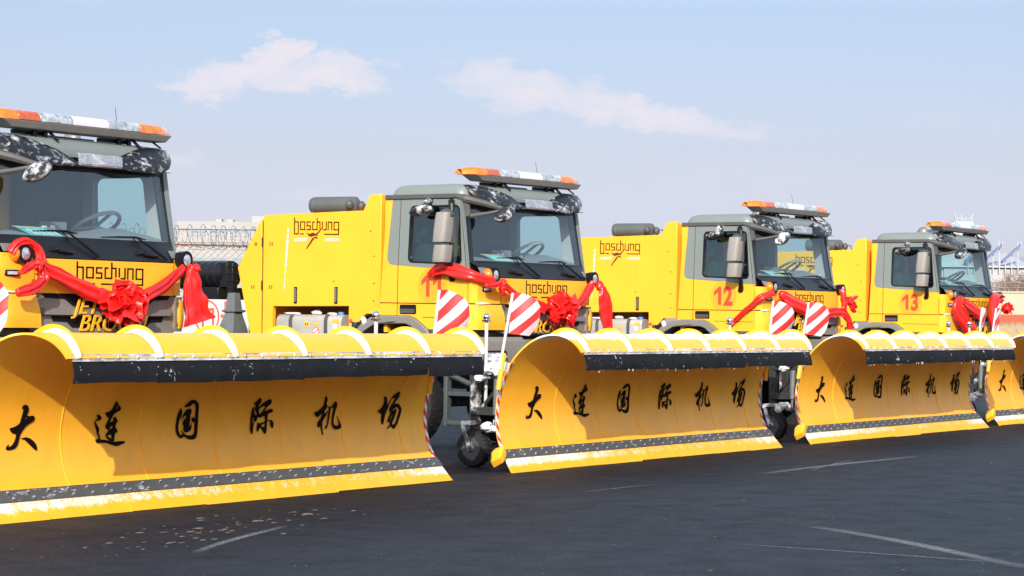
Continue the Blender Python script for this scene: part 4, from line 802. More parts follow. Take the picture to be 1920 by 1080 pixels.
    for y in (2.735, 2.72, 1.865, 1.85):
        s = .97 if y in (2.735, 1.85) else 1.0; L.append([((x + .78) * s - .78, y, (z - 1.12) * s + 1.12) for x, z in rrect(-1.04, -.52, .86, 1.372, .07, 5)])
    mb.loft(L); ft = mb.build('fuel_tank', 'tank', t, ang=50)
    mb = MB()
    for y in (2.53, 2.05):
        L = [[(x, yy, z) for x, z in rrect(-1.047, -.513, .853, 1.379, .074, 5)] for yy in (y - .022, y + .022)]; mb.loft(L); mb.cut()
    build_each(mb, 'tank_strap', 'rail', ft)
    mb = MB(); mb.ball((-.95, 2.24, 1.39), (.05, .06, .028), 12, 7, jit=.3); mb.cut(); mb.ball((-.98, 2.55, 1.38), (.04, .12, .014), 10, 6, jit=.4); mb.cut(); mb.ball((-.98, 2.02, 1.38), (.04, .06, .016), 10, 6, jit=.4); mb.cut(); build_each(mb, 'tank_snow', 'snow', ft)
    mb = MB(); mb.cyl((-.97, 1.90, 1.37), (-.97, 1.90, 1.40), .032); mb.build('filler_cap', mat('blue_cap', (.10, .25, .6), .5) if 'blue' not in M else M['blue'], ft)
    mb = MB()
    for y0, y1, z0, z1, k in ((2.34, 2.27, 1.245, 1.292, 0), (2.21, 2.14, 1.258, 1.29, 0), (1.96, 1.87, 1.29, 1.325, 0), (1.95, 1.90, 1.225, 1.275, 1)): mb.plate([rrect(y1, y0, z0, z1, .006)], lambda u, v, w: (-(1.0405 + w + .002), u, v), .002, mi=k)
    for r, k, o in ((.042, 2, .002), (.033, 1, .004)): mb.plate([[(2.18 + r * math.cos(R(a)), 1.195 + r * math.sin(R(a))) for a in range(0, 360, 15)]], lambda u, v, w: (-(1.0405 + w + o), u, v), .002, mi=k)
    mb.plate([[(2.205, 1.17), (2.212, 1.177), (2.155, 1.22), (2.148, 1.213)]], lambda u, v, w: (-(1.0405 + w + .006), u, v), .002, mi=2)
    for y in (2.322, 2.297): mb.plate([rrect(y - .006, y + .006, 1.258, 1.28, .002)], lambda u, v, w: (-(1.0405 + w + .004), u, v), .002, mi=3)
    mb.build('tank_sticker', ['yellow', 'paper', 'red', 'ink'], ft, smooth=False)
    mb = MB(); mb.tube([(.94, 1.26, 1.6), (.94, 1.26, 2.70)], .075, 14); mb.ball((.94, 1.26, 2.78), (.07, .09, .10), 16, 12, rot=Euler((R(30), 0, 0)).to_matrix()); mb.build('air_intake', 'alu', t)
    mb = MB(); mb.ball((-1.062, 1.695, 1.31), (.012, .022, .022), 10, 7); mb.build('side_reflector', 'red', t)
    # ---- chassis, wheels, steps
    mb = MB(); mb.box(-.50, -.40, .1, 5.3, .62, .86); mb.box(.40, .50, .1, 5.3, .62, .86); mb.box(-.98, .98, .98, 1.12, .42, .55); mb.box(-.45, .45, .2, 1.3, .70, 1.25); mb.box(-.9, .9, 1.7, 2.85, .62, 1.12); mb.box(-.62, .62, -.06, .06, .42, .92); mb.box(-.98, .98, 3.75, 3.9, .42, .55); mb.box(-1.10, -.66, .56, 1.56, 1.22, 1.26); mb.box(-.70, -.66, .50, 1.64, .86, 1.30); mb.box(-1.15, -.66, 1.58, 1.62, .86, 1.30)
    for x in (-.35, .35): mb.tube([(x, -.06, .5), (x, -.42, .5)], .05, 8)
    mb.build('chassis', 'dark', t, bevel=.008)
    for y in (1.05, 3.82):
        for sx in (-1, 1):
            x = sx * (1.03 if sx < 0 else .86); mb = MB(); pr = [(-.13, .27), (-.14, .36), (-.135, .43), (-.115, .468), (-.08, .478), (.08, .478), (.115, .468), (.135, .43), (.14, .36), (.13, .27)]; mb.lathe((x, y, .48), (1, 0, 0), pr, 40, cap=False)
            for k in range(36):
                q = 2 * math.pi * k / 36; d = Vector((0, math.cos(q), math.sin(q)))
                for ss in (-1, 1): mb.tube([Vector((x + ss * .125, y, .48)) + d * .452, Vector((x + ss * .05, y, .48)) + (Matrix.Rotation(.06 * ss, 3, 'X') @ d) * .481], .010, 4)
            w = mb.build('wheel', 'rubber', t)
            mb = MB(); mb.lathe((x, y, .48), (sx, 0, 0), [(.02, .05), (.03, .2), (.10, .24), (.135, .275), (.12, .28), (.05, .28)], 28); mb.cyl((x, y, .48), (x + sx * .12, y, .48), .09, .07); mb.build('rim', 'steel', w)
    mb = MB()
    for y in (.02, .345): mb.box(-1.20, -1.12, y, y + .045, .27, .86)
    for z in (.28, .57): mb.box(-1.19, -1.02, .065, .345, z, z + .045)
    mb.box(-1.18, -1.06, .0, .10, .86, .98); mb.tube([(-1.16, .36, .78), (-1.15, .28, .76), (-1.14, .12, .70), (-1.13, .05, .70)], .03, 6)
    mb.build('step', 'dark_grey', t, bevel=.006)
    # ---- rear blower duct and chute
    mb = MB(); mb.tube([(-.62, 4.75, 1.80), (-.72, 3.66, 1.80)], .155, 24, 0)
    for k in range(9): y = 3.76 + k * .11; mb.tube([(-.712 + k * .01, y, 1.80), (-.711 + k * .01, y + .012, 1.80)], .158, 24, 1)
    mb.build('blower_duct', ['black', 'rubber'], t, ang=50)
    mb = MB(); mb.box(-.86, -.78, 3.51, 3.595, 1.58, 1.93); mb.box(-.86, -.70, 3.595, 3.70, 1.66, 1.93)
    for z in (1.64, 1.72, 1.80, 1.88): mb.box(-.868, -.77, 3.50, 3.60, z, z + .012)
    mb.build('duct_elbow', 'black', t, bevel=.01)
    mb = MB(); L = []
    for z, x0, x1, y0, y1 in ((1.60, -.86, -.78, 3.475, 3.575), (1.42, -.885, -.755, 3.46, 3.59), (1.41, -.91, -.73, 3.43, 3.62), (1.395, -.91, -.73, 3.43, 3.62), (1.38, -.885, -.755, 3.46, 3.59), (1.19, -.94, -.70, 3.42, 3.65), (1.0, -.94, -.70, 3.42, 3.65)): L.append([(x0, y0, z), (x1, y0, z), (x1, y1, z), (x0, y1, z)])
    mb.loft(L); ch = mb.build('blower_chute', 'steel', t, ang=20)
    mb = MB(); mb.box(-.944, -.935, 3.44, 3.525, 1.06, 1.14); mb.box(-.944, -.935, 3.55, 3.63, 1.06, 1.14); mb.build('chute_slot', 'black_matt', ch)
    mb = MB(); mb.box(-.9, .9, 3.68, 4.1, 1.53, 1.66); mb.build('rear_cross_member', 'black', t, bevel=.01)
    mb = MB(); mb.box(-1.0, .95, 2.95, 3.15, 1.0, 1.35); mb.build('rear_bumper', 'dark', t)
    return t
TR = [((13.722, 12.958), 1.043, 'nearest yellow snow truck, seen almost head on, with a full red rosette on its grille'),
      ((20.839, 13.530), -1.082, 'yellow snow truck with the number 11 on its door'),
      ((27.671, 13.939), -1.272, 'yellow snow truck with the number 12 on its door'),
      ((33.855, 14.238), 1.232, 'yellow snow truck with the number 13 on its door')]
proto = make_truck(); TRK = []
for k, ((x, y), a, lab) in enumerate(TR):
    o = proto if k == 0 else copy_tree(proto)
    o.location = (x, y, 0); o.rotation_euler = (0, 0, R(a)); o['label'] = lab; TRK.append(o)
for o, num in zip(TRK[1:], ('11', '12', '13')):
    mb = MB(); mb.plate([[(.534 + .183 * math.cos(R(a)), 1.672 + .186 * math.sin(R(a))) for a in range(0, 360, 8)]], lambda u, v, w: side(u, v, w + .002), .002); d = mb.build('number_disc', 'decal_disc', o, smooth=False)
    one = [(-.062, .165), (.012, .225), (.052, .225), (.052, 0), (.004, 0), (.004, .160), (-.062, .112)]
    mb = MB()
    for ch, u0 in zip(num, (.615, .470)):
        if ch == '1': mb.plate([[(u0 - a * .9, 1.562 + b) for a, b in one]], lambda u, v, w: side(u, v, w + .004), .002)
        else:
            vs, fs = text_mesh(ch, .318, 0, .013, .0005, .80); mb.add([side(u0 - a, 1.562 + b, .004 + c) for a, b, c in vs], fs)
        mb.cut()
    build_each(mb, 'number', 'red', d, smooth=False)
# ------------------------------------------------------------------ red cloth garlands tied across the truck fronts
def cloth_band(mb, path, widths, seed, thick=.022, axis=Vector((0, -1, 0)), n=18, m=44, folds=3.0, crump=.020):
    pd = dense([(*p, w) for p, w in zip(path, widths)], max(2, m // (len(path) - 1))); N = len(pd); L = []
    for i, p in enumerate(pd):
        a, b = Vector(pd[max(i - 1, 0)][:3]), Vector(pd[min(i + 1, N - 1)][:3]); t = (b - a).normalized()
        s = t.cross(axis); s = s.normalized() if s.length > 1e-4 else Vector((1, 0, 0)); nn = s.cross(t).normalized(); c = Vector(p[:3]); ring = []
        for k in range(n):
            q = 2 * math.pi * k / n; u = math.cos(q); v = math.sin(q)
            w = p[3] * .5 * (1 + .22 * noise.noise(Vector((i * .15, u * .8, seed))))
            o = crump * (.7 * noise.noise(Vector((i * .13, u * 2.6, seed + 9))) + .9 * math.sin(u * folds * 2.2 + i * .12 + seed)) * (1 if abs(u) < .95 else .6) * (1 - .75 * (i / (N - 1)) ** 6)
            ring.append(c + s * (u * w) + nn * (v * thick * (1 + .4 * noise.noise(Vector((i * .15, k * .7, seed)))) + o))
        L.append(ring)
    mb.loft(L)
def fan(mb, c, d0, seed, r=.15, nper=9, petals=15, depth=.10):
    rn = random.Random(seed); c = Vector(c)
    for k in range(petals):
        th = rn.uniform(0, 2 * math.pi); el = rn.uniform(.1, 1.35) if k > 4 else rn.uniform(0, .4)
        d = Vector((math.cos(th) * math.cos(el), -math.sin(el) * .85, math.sin(th) * math.cos(el))); side_ = d.cross(Vector((rn.uniform(-1, 1), rn.uniform(-1, 1), rn.uniform(-1, 1)))).normalized(); up = side_.cross(d).normalized()
        d.z *= .82; rr = r * rn.uniform(.72, 1.08); rows = []; ph = rn.uniform(0, 6)
        for i in range(7):
            f = i / 6; wd = rr * (.16 + .78 * f ** .75); row = []
            for j in range(nper):
                u = j / (nper - 1) * 2 - 1
                p = c + d * (rr * f * (1 - .16 * u * u)) + side_ * (u * wd * .62) + up * (rr * (.26 * f * math.sin(u * 7 + ph) * .55 + .22 * u * u * f + .10 * math.sin(f * 6 + ph)))
                p.y = min(p.y, c.y + .03) - 0.0
                row.append(p)
            rows.append(row)
        mb.grid(rows, thick=up * .004)
    mb.ball(c, (r * .62, depth * .7, r * .6), 16, 10, jit=.5)
def knot(mb, c, r, seed):
    random.seed(seed); mb.ball(c, (r, r * .9, r * 1.15), 14, 9, jit=.55); rn = random.Random(seed)
    for k in range(3):
        d = Vector((rn.uniform(-1, 1), -.5, rn.uniform(-1, .6))).normalized() * r * 1.5
        mb.ball(Vector(c) + d * .55, (r * .6, r * .45, r * .6), 10, 7, jit=.6)
def garland(k, label, parts):
    (x, y), a, _ = TR[k]; t = thing('red_garland', label, 'red ribbon', (x, y, 0), R(a), 'red ribbons tied to the truck fronts')
    for i, (nm, kind_, args) in enumerate(parts):
        mb = MB()
        if kind_ == 'band': cloth_band(mb, *args)
        elif kind_ == 'fan': fan(mb, *args)
        elif kind_ == 'knot': knot(mb, *args)
        mb.build(nm, 'red_cloth', t, ang=180 if kind_ == 'band' else 80)
garland(0, 'red ribbon with a full rosette and a wide hanging tail on the nearest truck', [
    ('sash', 'band', ([(-.87, -.09, 1.725), (-.76, -.10, 1.672), (-.5, -.10, 1.586), (-.264, -.11, 1.503), (-.08, -.12, 1.455)], [.08, .10, .12, .13, .12], 1.0)),
    ('sash', 'band', ([(.12, -.12, 1.445), (.25, -.11, 1.462), (.407, -.10, 1.505), (.628, -.09, 1.60), (.80, -.10, 1.725)], [.10, .11, .10, .10, .07], 2.0)),
    ('rosette', 'fan', ((.0, -.16, 1.435), 0, 4, .225, 11, 34)),
    ('knot', 'knot', ((.86, -.15, 1.705), .045, 5)), ('knot', 'knot', ((-.89, -.14, 1.70), .04, 6)),
    ('wrap', 'band', ([(-1.05, -.01, 1.79), (-.99, -.03, 1.86), (-.90, -.05, 1.872), (-.815, -.06, 1.82), (-.80, -.09, 1.70), (-.86, -.12, 1.69)], [.05, .06, .06, .06, .07, .06], 3.0, .015, Vector((0, -1, 0)))),
    ('tail', 'band', ([(.84, -.15, 1.71), (.835, -.17, 1.62), (.84, -.18, 1.50), (.86, -.19, 1.38), (.88, -.20, 1.285)], [.07, .17, .25, .33, .40], 7.0, .016, Vector((0, -1, 0)), 26, 34, 5.0, .030)),
    ('tail', 'band', ([(-.86, -.13, 1.71), (-.83, -.14, 1.62), (-.88, -.15, 1.56), (-1.0, -.15, 1.515), (-1.10, -.14, 1.495)], [.05, .08, .08, .09, .07], 9.0)),
    ('tail', 'band', ([(-.93, -.15, 1.70), (-1.0, -.15, 1.68), (-1.09, -.15, 1.635)], [.06, .06, .03], 10.0))])
garland(1, 'red ribbon draped over the mirror arm of truck 11 with a rosette', [
    ('drape', 'band', ([(-1.25, .535, 1.775), (-1.27, .44, 1.825), (-1.28, .33, 1.838), (-1.27, .20, 1.815), (-1.24, .03, 1.78), (-1.12, -.06, 1.735), (-1.02, -.09, 1.735)], [.06, .10, .12, .14, .11, .09, .06], 1.3, .03, Vector((-1, -.35, 0)), 16, 36, 3.0, .022)),
    ('knot', 'knot', ((-.93, -.14, 1.70), .04, 3)),
    ('tail', 'band', ([(-.93, -.14, 1.70), (-1.05, -.12, 1.685), (-1.17, -.10, 1.675)], [.05, .06, .05], 4.0)), ('tail', 'band', ([(-.93, -.15, 1.70), (-.96, -.15, 1.64), (-.93, -.14, 1.585)], [.05, .07, .05], 5.0)),
    ('sash', 'band', ([(-.90, -.12, 1.69), (-.70, -.10, 1.617), (-.47, -.10, 1.535), (-.15, -.12, 1.46)], [.06, .075, .085, .12], 2.0)),
    ('rosette', 'fan', ((.03, -.16, 1.45), 0, 8, .22, 11, 34)),
    ('sash', 'band', ([(.12, -.11, 1.425), (.33, -.09, 1.45), (.57, -.08, 1.535), (.73, -.09, 1.68), (.78, -.10, 1.75)], [.10, .11, .09, .09, .06], 6.0)),
    ('knot', 'knot', ((.84, -.15, 1.71), .045, 7)),
    ('tail', 'band', ([(.85, -.17, 1.70), (.87, -.18, 1.60), (.90, -.19, 1.48), (.92, -.19, 1.36), (.95, -.19, 1.24)], [.07, .17, .20, .20, .21], 8.0, .012, Vector((0, -1, 0)), 20, 34, 4.0, .03))])
garland(2, 'red ribbon pulled tight across the door of truck 12', [
    ('sash', 'band', ([(-1.245, .42, 1.305), (-1.26, .28, 1.42), (-1.26, .12, 1.545), (-1.22, -.02, 1.66), (-1.05, -.09, 1.715)], [.05, .055, .065, .09, .07], 1.0, .018, Vector((-1, -.3, 0)))),
    ('sash', 'band', ([(-.95, -.13, 1.705), (-.80, -.11, 1.67), (-.58, -.11, 1.60), (-.30, -.12, 1.53), (-.12, -.13, 1.475)], [.07, .15, .17, .17, .13], 2.0, .02, Vector((0, -1, 0)), 18, 34, 3.0, .02)),
    ('tail', 'band', ([(-.13, -.14, 1.48), (-.16, -.15, 1.42), (-.18, -.15, 1.36)], [.10, .09, .05], 3.0)), ('knot', 'knot', ((-.93, -.14, 1.69), .045, 4)),
    ('tail', 'band', ([(.78, -.10, 1.79), (.77, -.12, 1.70), (.76, -.14, 1.60), (.74, -.14, 1.50)], [.06, .09, .11, .10], 5.0, .025)),
    ('tail', 'band', ([(.35, -.10, 1.475), (.55, -.13, 1.49), (.72, -.15, 1.48), (.84, -.16, 1.39), (.90, -.16, 1.29), (.93, -.16, 1.20)], [.12, .12, .11, .12, .13, .13], 6.0, .022)),
    ('knot', 'knot', ((.88, -.16, 1.645), .05, 9)),
    ('frayed_end', 'band', ([(.88, -.17, 1.64), (.96, -.18, 1.60), (1.0, -.18, 1.55)], [.05, .06, .02], 7.0)), ('frayed_end', 'band', ([(.88, -.17, 1.66), (.96, -.18, 1.68), (1.02, -.18, 1.71)], [.05, .04, .015], 8.0)), ('frayed_end', 'band', ([(.87, -.17, 1.62), (.92, -.18, 1.54), (.97, -.18, 1.49)], [.04, .04, .012], 9.0))])
garland(3, 'red ribbon hanging in wide loops on truck 13', [
    ('sash', 'band', ([(-.98, -.13, 1.72), (-1.06, -.13, 1.63), (-1.0, -.15, 1.51), (-.80, -.16, 1.38), (-.58, -.16, 1.27), (-.47, -.16, 1.20)], [.12, .20, .24, .25, .24, .20], 1.0, .03, Vector((-.3, -1, 0)), 20, 36, 3.5, .03)),
    ('sash', 'band', ([(-.90, -.13, 1.71), (-.66, -.12, 1.66), (-.40, -.12, 1.585), (-.15, -.13, 1.50), (.0, -.13, 1.45)], [.08, .14, .16, .18, .16], 2.0, .025, Vector((0, -1, 0)), 18, 34, 3.0, .022)),
    ('sash', 'band', ([(.78, -.11, 1.74), (.55, -.13, 1.76), (.36, -.15, 1.68), (.28, -.17, 1.55), (.27, -.18, 1.42), (.30, -.18, 1.27)], [.12, .17, .22, .22, .22, .18], 3.0, .035, Vector((0, -1, 0)), 20, 36, 3.5, .035)),
    ('bow', 'fan', ((.86, -.15, 1.60), 0, 12, .13, 9, 12)), ('knot', 'knot', ((-.92, -.14, 1.70), .05, 4))])
# ------------------------------------------------------------------ ground
def ground_mat():
    m = bpy.data.materials.new('asphalt'); m.use_nodes = True; nt = m.node_tree; b = nt.nodes['Principled BSDF']
    tc = nd(nt, 'ShaderNodeTexCoord'); v = tc.outputs['Object']
    def noi(scale, det=4.0, rough=.6, st=None):
        n = nd(nt, 'ShaderNodeTexNoise', i_2=scale, i_3=det, i_4=rough)
        if st:
            mp = nd(nt, 'ShaderNodeMapping'); mp.inputs['Scale'].default_value = st; mp.inputs['Rotation'].default_value = (0, 0, R(-4)); nt.links.new(v, mp.inputs[0]); nt.links.new(mp.outputs[0], n.inputs['Vector'])
        else: nt.links.new(v, n.inputs['Vector'])
        return n.outputs[0]
    big = noi(.30, 4.0, .65); mid = noi(3.0, 5.0); fine = noi(70.0, 2.0, .7); grain = noi(22.0, 4.0, .75); stn = noi(1.1, 6.0, .7, (.35, 1.6, 1)); drag = noi(2.2, 6.0, .7, (.12, 1.9, 1))
    c = mixc(nt, ramp(nt, big, [(.35, 0.0), (.65, 1.0)]), (.006, .0078, .012), (.013, .016, .0225))
    c = mixc(nt, mth(nt, 'MULTIPLY', ramp(nt, grain, [(.48, 0.0), (.60, 1.0)]), .8), c, (.024, .028, .037))
    c = mixc(nt, mth(nt, 'MULTIPLY', ramp(nt, fine, [(.52, 0.0), (.62, 1.0)]), .75), c, (.046, .049, .058))
    c = mixc(nt, mth(nt, 'MULTIPLY', ramp(nt, mid, [(.52, 0.0), (.70, 1.0)]), .45), c, (.007, .008, .010))
    c = mixc(nt, mth(nt, 'MULTIPLY', ramp(nt, drag, [(.56, 0.0), (.74, 1.0)]), .30), c, (.034, .032, .030))
    k = mth(nt, 'MULTIPLY', ramp(nt, stn, [(.60, 0.0), (.72, 1.0)]), ramp(nt, noi(9.0, 6.0, .75, (.5, 1.6, 1)), [(.50, 0.0), (.66, 1.0)]))
    c = mixc(nt, mth(nt, 'MULTIPLY', k, .45), c, (.15, .12, .09))
    vo = nd(nt, 'ShaderNodeTexVoronoi', i_2=9.0); nt.links.new(v, vo.inputs['Vector'])
    sp = mth(nt, 'MULTIPLY', mth(nt, 'LESS_THAN', vo.outputs['Distance'], .06), ramp(nt, noi(4.0), [(.52, 0.0), (.58, 1.0)]))
    c = mixc(nt, sp, c, (.40, .38, .35)); nt.links.new(c, b.inputs['Base Color'])
    nt.links.new(mth(nt, 'ADD', .50, mth(nt, 'MULTIPLY', mid, .26)), b.inputs['Roughness']); b.inputs['Specular IOR Level'].default_value = .07
    bp = nd(nt, 'ShaderNodeBump', i_0=.6, i_1=.008); nt.links.new(grain, bp.inputs['Height']); nt.links.new(bp.outputs[0], b.inputs['Normal'])
    return m
M['asphalt'] = ground_mat()
mb = MB(); S = 2500
xs = [-S, -400, -60, 0, 15, 30, 60, 120, 400, S]; mb.grid([[(x, y, 0) for x in xs] for y in xs]); kind(mb.build('ground', 'asphalt', smooth=False, recalc=False), 'structure')
# pale scrape marks left by blades and boots
def scrape_mat():
    m = bpy.data.materials.new('scrape'); m.use_nodes = True; nt = m.node_tree; b = nt.nodes['Principled BSDF']; b.inputs['Base Color'].default_value = (.38, .375, .37, 1); b.inputs['Roughness'].default_value = .9
    u = nd(nt, 'ShaderNodeUVMap'); s = nd(nt, 'ShaderNodeSeparateXYZ'); nt.links.new(u.outputs[0], s.inputs[0]); tc = nd(nt, 'ShaderNodeTexCoord'); n = nd(nt, 'ShaderNodeTexNoise', i_2=55.0, i_3=5.0, i_4=.7); nt.links.new(tc.outputs['Object'], n.inputs['Vector'])
    e = mth(nt, 'SUBTRACT', 1.0, mth(nt, 'POWER', mth(nt, 'ABSOLUTE', mth(nt, 'SUBTRACT', mth(nt, 'MULTIPLY', s.outputs[1], 2.0), 1.0)), 2.0)); l = ramp(nt, s.outputs[0], [(0.0, 0.0), (.15, .6), (.6, 1.0), (1.0, 0.3)])
    nt.links.new(mth(nt, 'MULTIPLY', mth(nt, 'MULTIPLY', mth(nt, 'MULTIPLY', e, l), ramp(nt, n.outputs[0], [(.36, 0.0), (.66, 1.0)])), .80), b.inputs['Alpha']); return m
M['scrape'] = scrape_mat()
mb = MB()
for a, b, w in (((18.75, 9.92), (22.5, 10.12), .13), ((19.6, 9.82), (21.4, 10.3), .05), ((14.25, 7.18), (12.6, 4.95), .15), ((12.75, 7.02), (12.75, 4.9), .045), ((10.2, 8.95), (11.9, 9.7), .08), ((15.8, 9.9), (17.0, 9.95), .03)):
    a, b = Vector((*a, .004)), Vector((*b, .004)); d = (b - a); nn = Vector((-d.y, d.x, 0)).normalized() * w; rows = []; uv = []
    for i in range(9):
        p = a.lerp(b, i / 8) + nn * .35 * math.sin(i * .5); rows.append([p - nn * .5, p + nn * .5]); uv.append([(i / 8, 0), (i / 8, 1)])
    mb.grid(rows, uv=uv)
kind(mb.build('ground_scratches', 'scrape', smooth=False, recalc=False), 'structure')
M['sand'] = mat('sand_crumb', (.14, .11, .085), .9, var=.3, vscale=60)
mb = MB(); rn = random.Random(3)
for k in range(110):
    f = rn.random(); c = Vector((lerp(10.2, 13.2, f) + rn.gauss(0, .5), lerp(9.55, 10.35, f) + rn.gauss(0, .16), .002)); s = rn.uniform(.006, .028) * (1.6 if rn.random() < .12 else .8)
    if rn.random() < .25: c = Vector((rn.uniform(9, 26), rn.uniform(5, 10.8), .002)); s *= .6
    mb.ball(c, (s * rn.uniform(.8, 2.2), s * .7, s * .22), 6, 4, jit=.5)
o = mb.build('sand_crumbs', 'sand'); tag(o, 'pale crumbs of sand and snow scattered on the dark asphalt', 'debris'); kind(o, 'stuff')

# ------------------------------------------------------------------ behind the trucks, left
M['board'] = mat('sign_white', (.44, .45, .46), .5); M['sign_red'] = mat('sign_red', (.72, .06, .02), .5)
RV = Vector((.555, -.832, 0)); BV = Vector((.832, .555, 0))
def frame(o, u, z, d=0.0): p = Vector(o) + RV * u + BV * d; return (p.x, p.y, z)
so = (23.14, 20.63, 0)
sg = thing('sign_board', 'white board with a red circle behind truck 11', 'sign', so)
def sgf(u, v, w): p = RV * u - BV * w; return (p.x, p.y, v)
mb = MB(); mb.plate([[(-.25, .25), (1.02, .25), (1.02, 1.565), (-.25, 1.565)]], sgf, .04); bd = mb.build('board', 'board', sg, bevel=.004)
mb = MB()
for u in (-.15, .92): mb.plate([[(u - .03, 0), (u + .03, 0), (u + .03, 1.5), (u - .03, 1.5)]], lambda a, b, w: sgf(a, b, w - .045), .05)
mb.build('post', 'steel', sg)
mb = MB(); cc = (.40, 1.335); mb.plate([[(cc[0] + .158 * math.cos(R(a)), cc[1] + .218 * math.sin(R(a))) for a in range(0, 360, 6)], [(cc[0] + .138 * math.cos(R(a)), cc[1] + .198 * math.sin(R(a))) for a in range(0, 360, 6)]], lambda a, b, w: sgf(a, b, w + .004), .003); mb.cut()
mb.plate([[(.335, 1.21), (.362, 1.21), (.362, 1.41), (.463, 1.41), (.463, 1.21), (.49, 1.21), (.49, 1.45), (.335, 1.45)]], lambda a, b, w: sgf(a, b, w + .004), .003); mb.cut()
mb.plate([[(.62, 1.405), (.69, 1.405), (.69, 1.537), (.62, 1.537)]], lambda a, b, w: sgf(a, b, w + .004), .003); mb.cut(); mb.plate([[(.575, 1.325), (.70, 1.325), (.70, 1.37), (.575, 1.37)]], lambda a, b, w: sgf(a, b, w + .004), .003); mb.cut()
build_each(mb, 'marking', 'sign_red', bd, smooth=False)
# razor wire fence
M['rust'] = mat('rusty_bar', (.20, .075, .035), .8, var=.4, vscale=20); M['wire'] = mat('razor_wire', (.30, .27, .24), .5, metal=.5, var=.3); M['mesh_wire'] = mat('mesh_wire', (.33, .24, .17), .7, var=.3)
fo = Vector((40.38, 37.3, 0)); fe = thing('razor_wire_fence', 'rusty fence topped with coils of razor wire', 'fence', fo)
def ff(u, z, d=0.0): p = RV * u + BV * d; return (p.x, p.y, z)
mb = MB(); mb.tube([ff(-3, 3.02), ff(4.2, 2.94)], .022, 6)
mb.build('top_rail', 'rust', fe)
for u in (-2.4, .1, 2.6):
    mb = MB(); mb.tube([ff(u, 0), ff(u, 2.98)], .05, 8); mb.tube([ff(u, 2.9), ff(u + .22, 3.3, .1)], .02, 6); mb.build('fence_post', 'rust', fe)
for (rad, pitch, zc, dd, sd, w) in ((.24, .30, 3.20, 0.0, 1, .0062), (.20, .24, 3.14, .12, 2, .005)):
    mb = MB(); rn = random.Random(sd); pts = []; q = 0; u = -3.0
    while u < 4.2:
        r = rad * (1 + .18 * noise.noise(Vector((u * 1.7, sd, 0)))); pts.append(ff(u + .10 * math.cos(q), zc + r * math.sin(q) + .05 * noise.noise(Vector((u * .9, sd, 5))) - .015 * u, dd + r * .55 * math.cos(q))); q += .38; u += pitch * .38 / 6.283 * (.75 if u > 1.6 else 1.0)
    mb.tube(pts, w, 4)
    for k in range(0, len(pts) - 1, 2):
        p = Vector(pts[k]); d = (Vector(pts[k + 1]) - p).normalized(); s = d.cross(Vector((rn.random(), rn.random(), rn.random()))).normalized() * .022; mb.add([p - d * .02, p + s, p + d * .02, p - s], [(0, 1, 2, 3)])
    mb.build('razor_coil', 'wire', fe, smooth=False)
mb = MB()
for k in range(-40, 48):
    u = k * .16
    for sg_ in (1, -1):
        u0 = u - 1.2 * sg_; u1 = u + 1.2 * sg_
        mb.tube([ff(u0, .6), ff(u1, 2.98)], .0055, 3, cap=False)
mb.build('wire_mesh', 'mesh_wire', fe, smooth=False)
# white office block
M['bld'] = mat('white_render', (.36, .355, .35), .8, var=.05, vscale=.4); M['bld_glass'] = mat('window_band', (.22, .30, .36), .15, spec=.8); M['bld_dark'] = mat('window_dark', (.30, .33, .36), .3)
bo = Vector((134.28, 119.66, 0)); bl = thing('office_building', 'long white office building behind the razor wire', 'building', bo)
def bf(u, v, w): p = RV * u - BV * w; return (p.x, p.y, v)
mb = MB()
def bbox(u0, u1, z0, z1, d0, d1): mb.hexa([bf(u0, z0, -d0), bf(u1, z0, -d0), bf(u1, z0, -d1), bf(u0, z0, -d1)], [bf(u0, z1, -d0), bf(u1, z1, -d0), bf(u1, z1, -d1), bf(u0, z1, -d1)])
bbox(0, 12.0, 0, 8.4, 0, 12); bbox(-.05, 12.05, 7.9, 8.47, -.12, 12); bbox(-.02, 12, 6.92, 7.38, -.06, 0); mb.build('wall', 'bld', bl, smooth=False)
for k in range(5):
    for z0, z1 in ((7.40, 7.86), (6.40, 6.9), (5.3, 5.8)):
        mb = MB(); u0 = .85 + k * 1.62; bbox(u0, u0 + (1.12 if k else .62), z0, z1, -.03, .1) if False else bbox(u0, u0 + 1.22, z0, z1, -.03, .02); w = mb.build('window', 'bld_glass', bl, smooth=False)
        mb = MB(); bbox(u0 + .02, u0 + 1.2, z0, z0 + .2, -.05, -.02); mb.build('pane', 'bld_dark', w, smooth=False)
for u0, u1, z1 in ((2.75, 3.2, 8.68), (3.6, 4.05, 8.66), (5.45, 8.5, 8.95)):
    mb = MB(); bbox(u0, u1, 8.45, z1, .6, 1.8); mb.build('roof_unit', 'bld', bl, smooth=False)
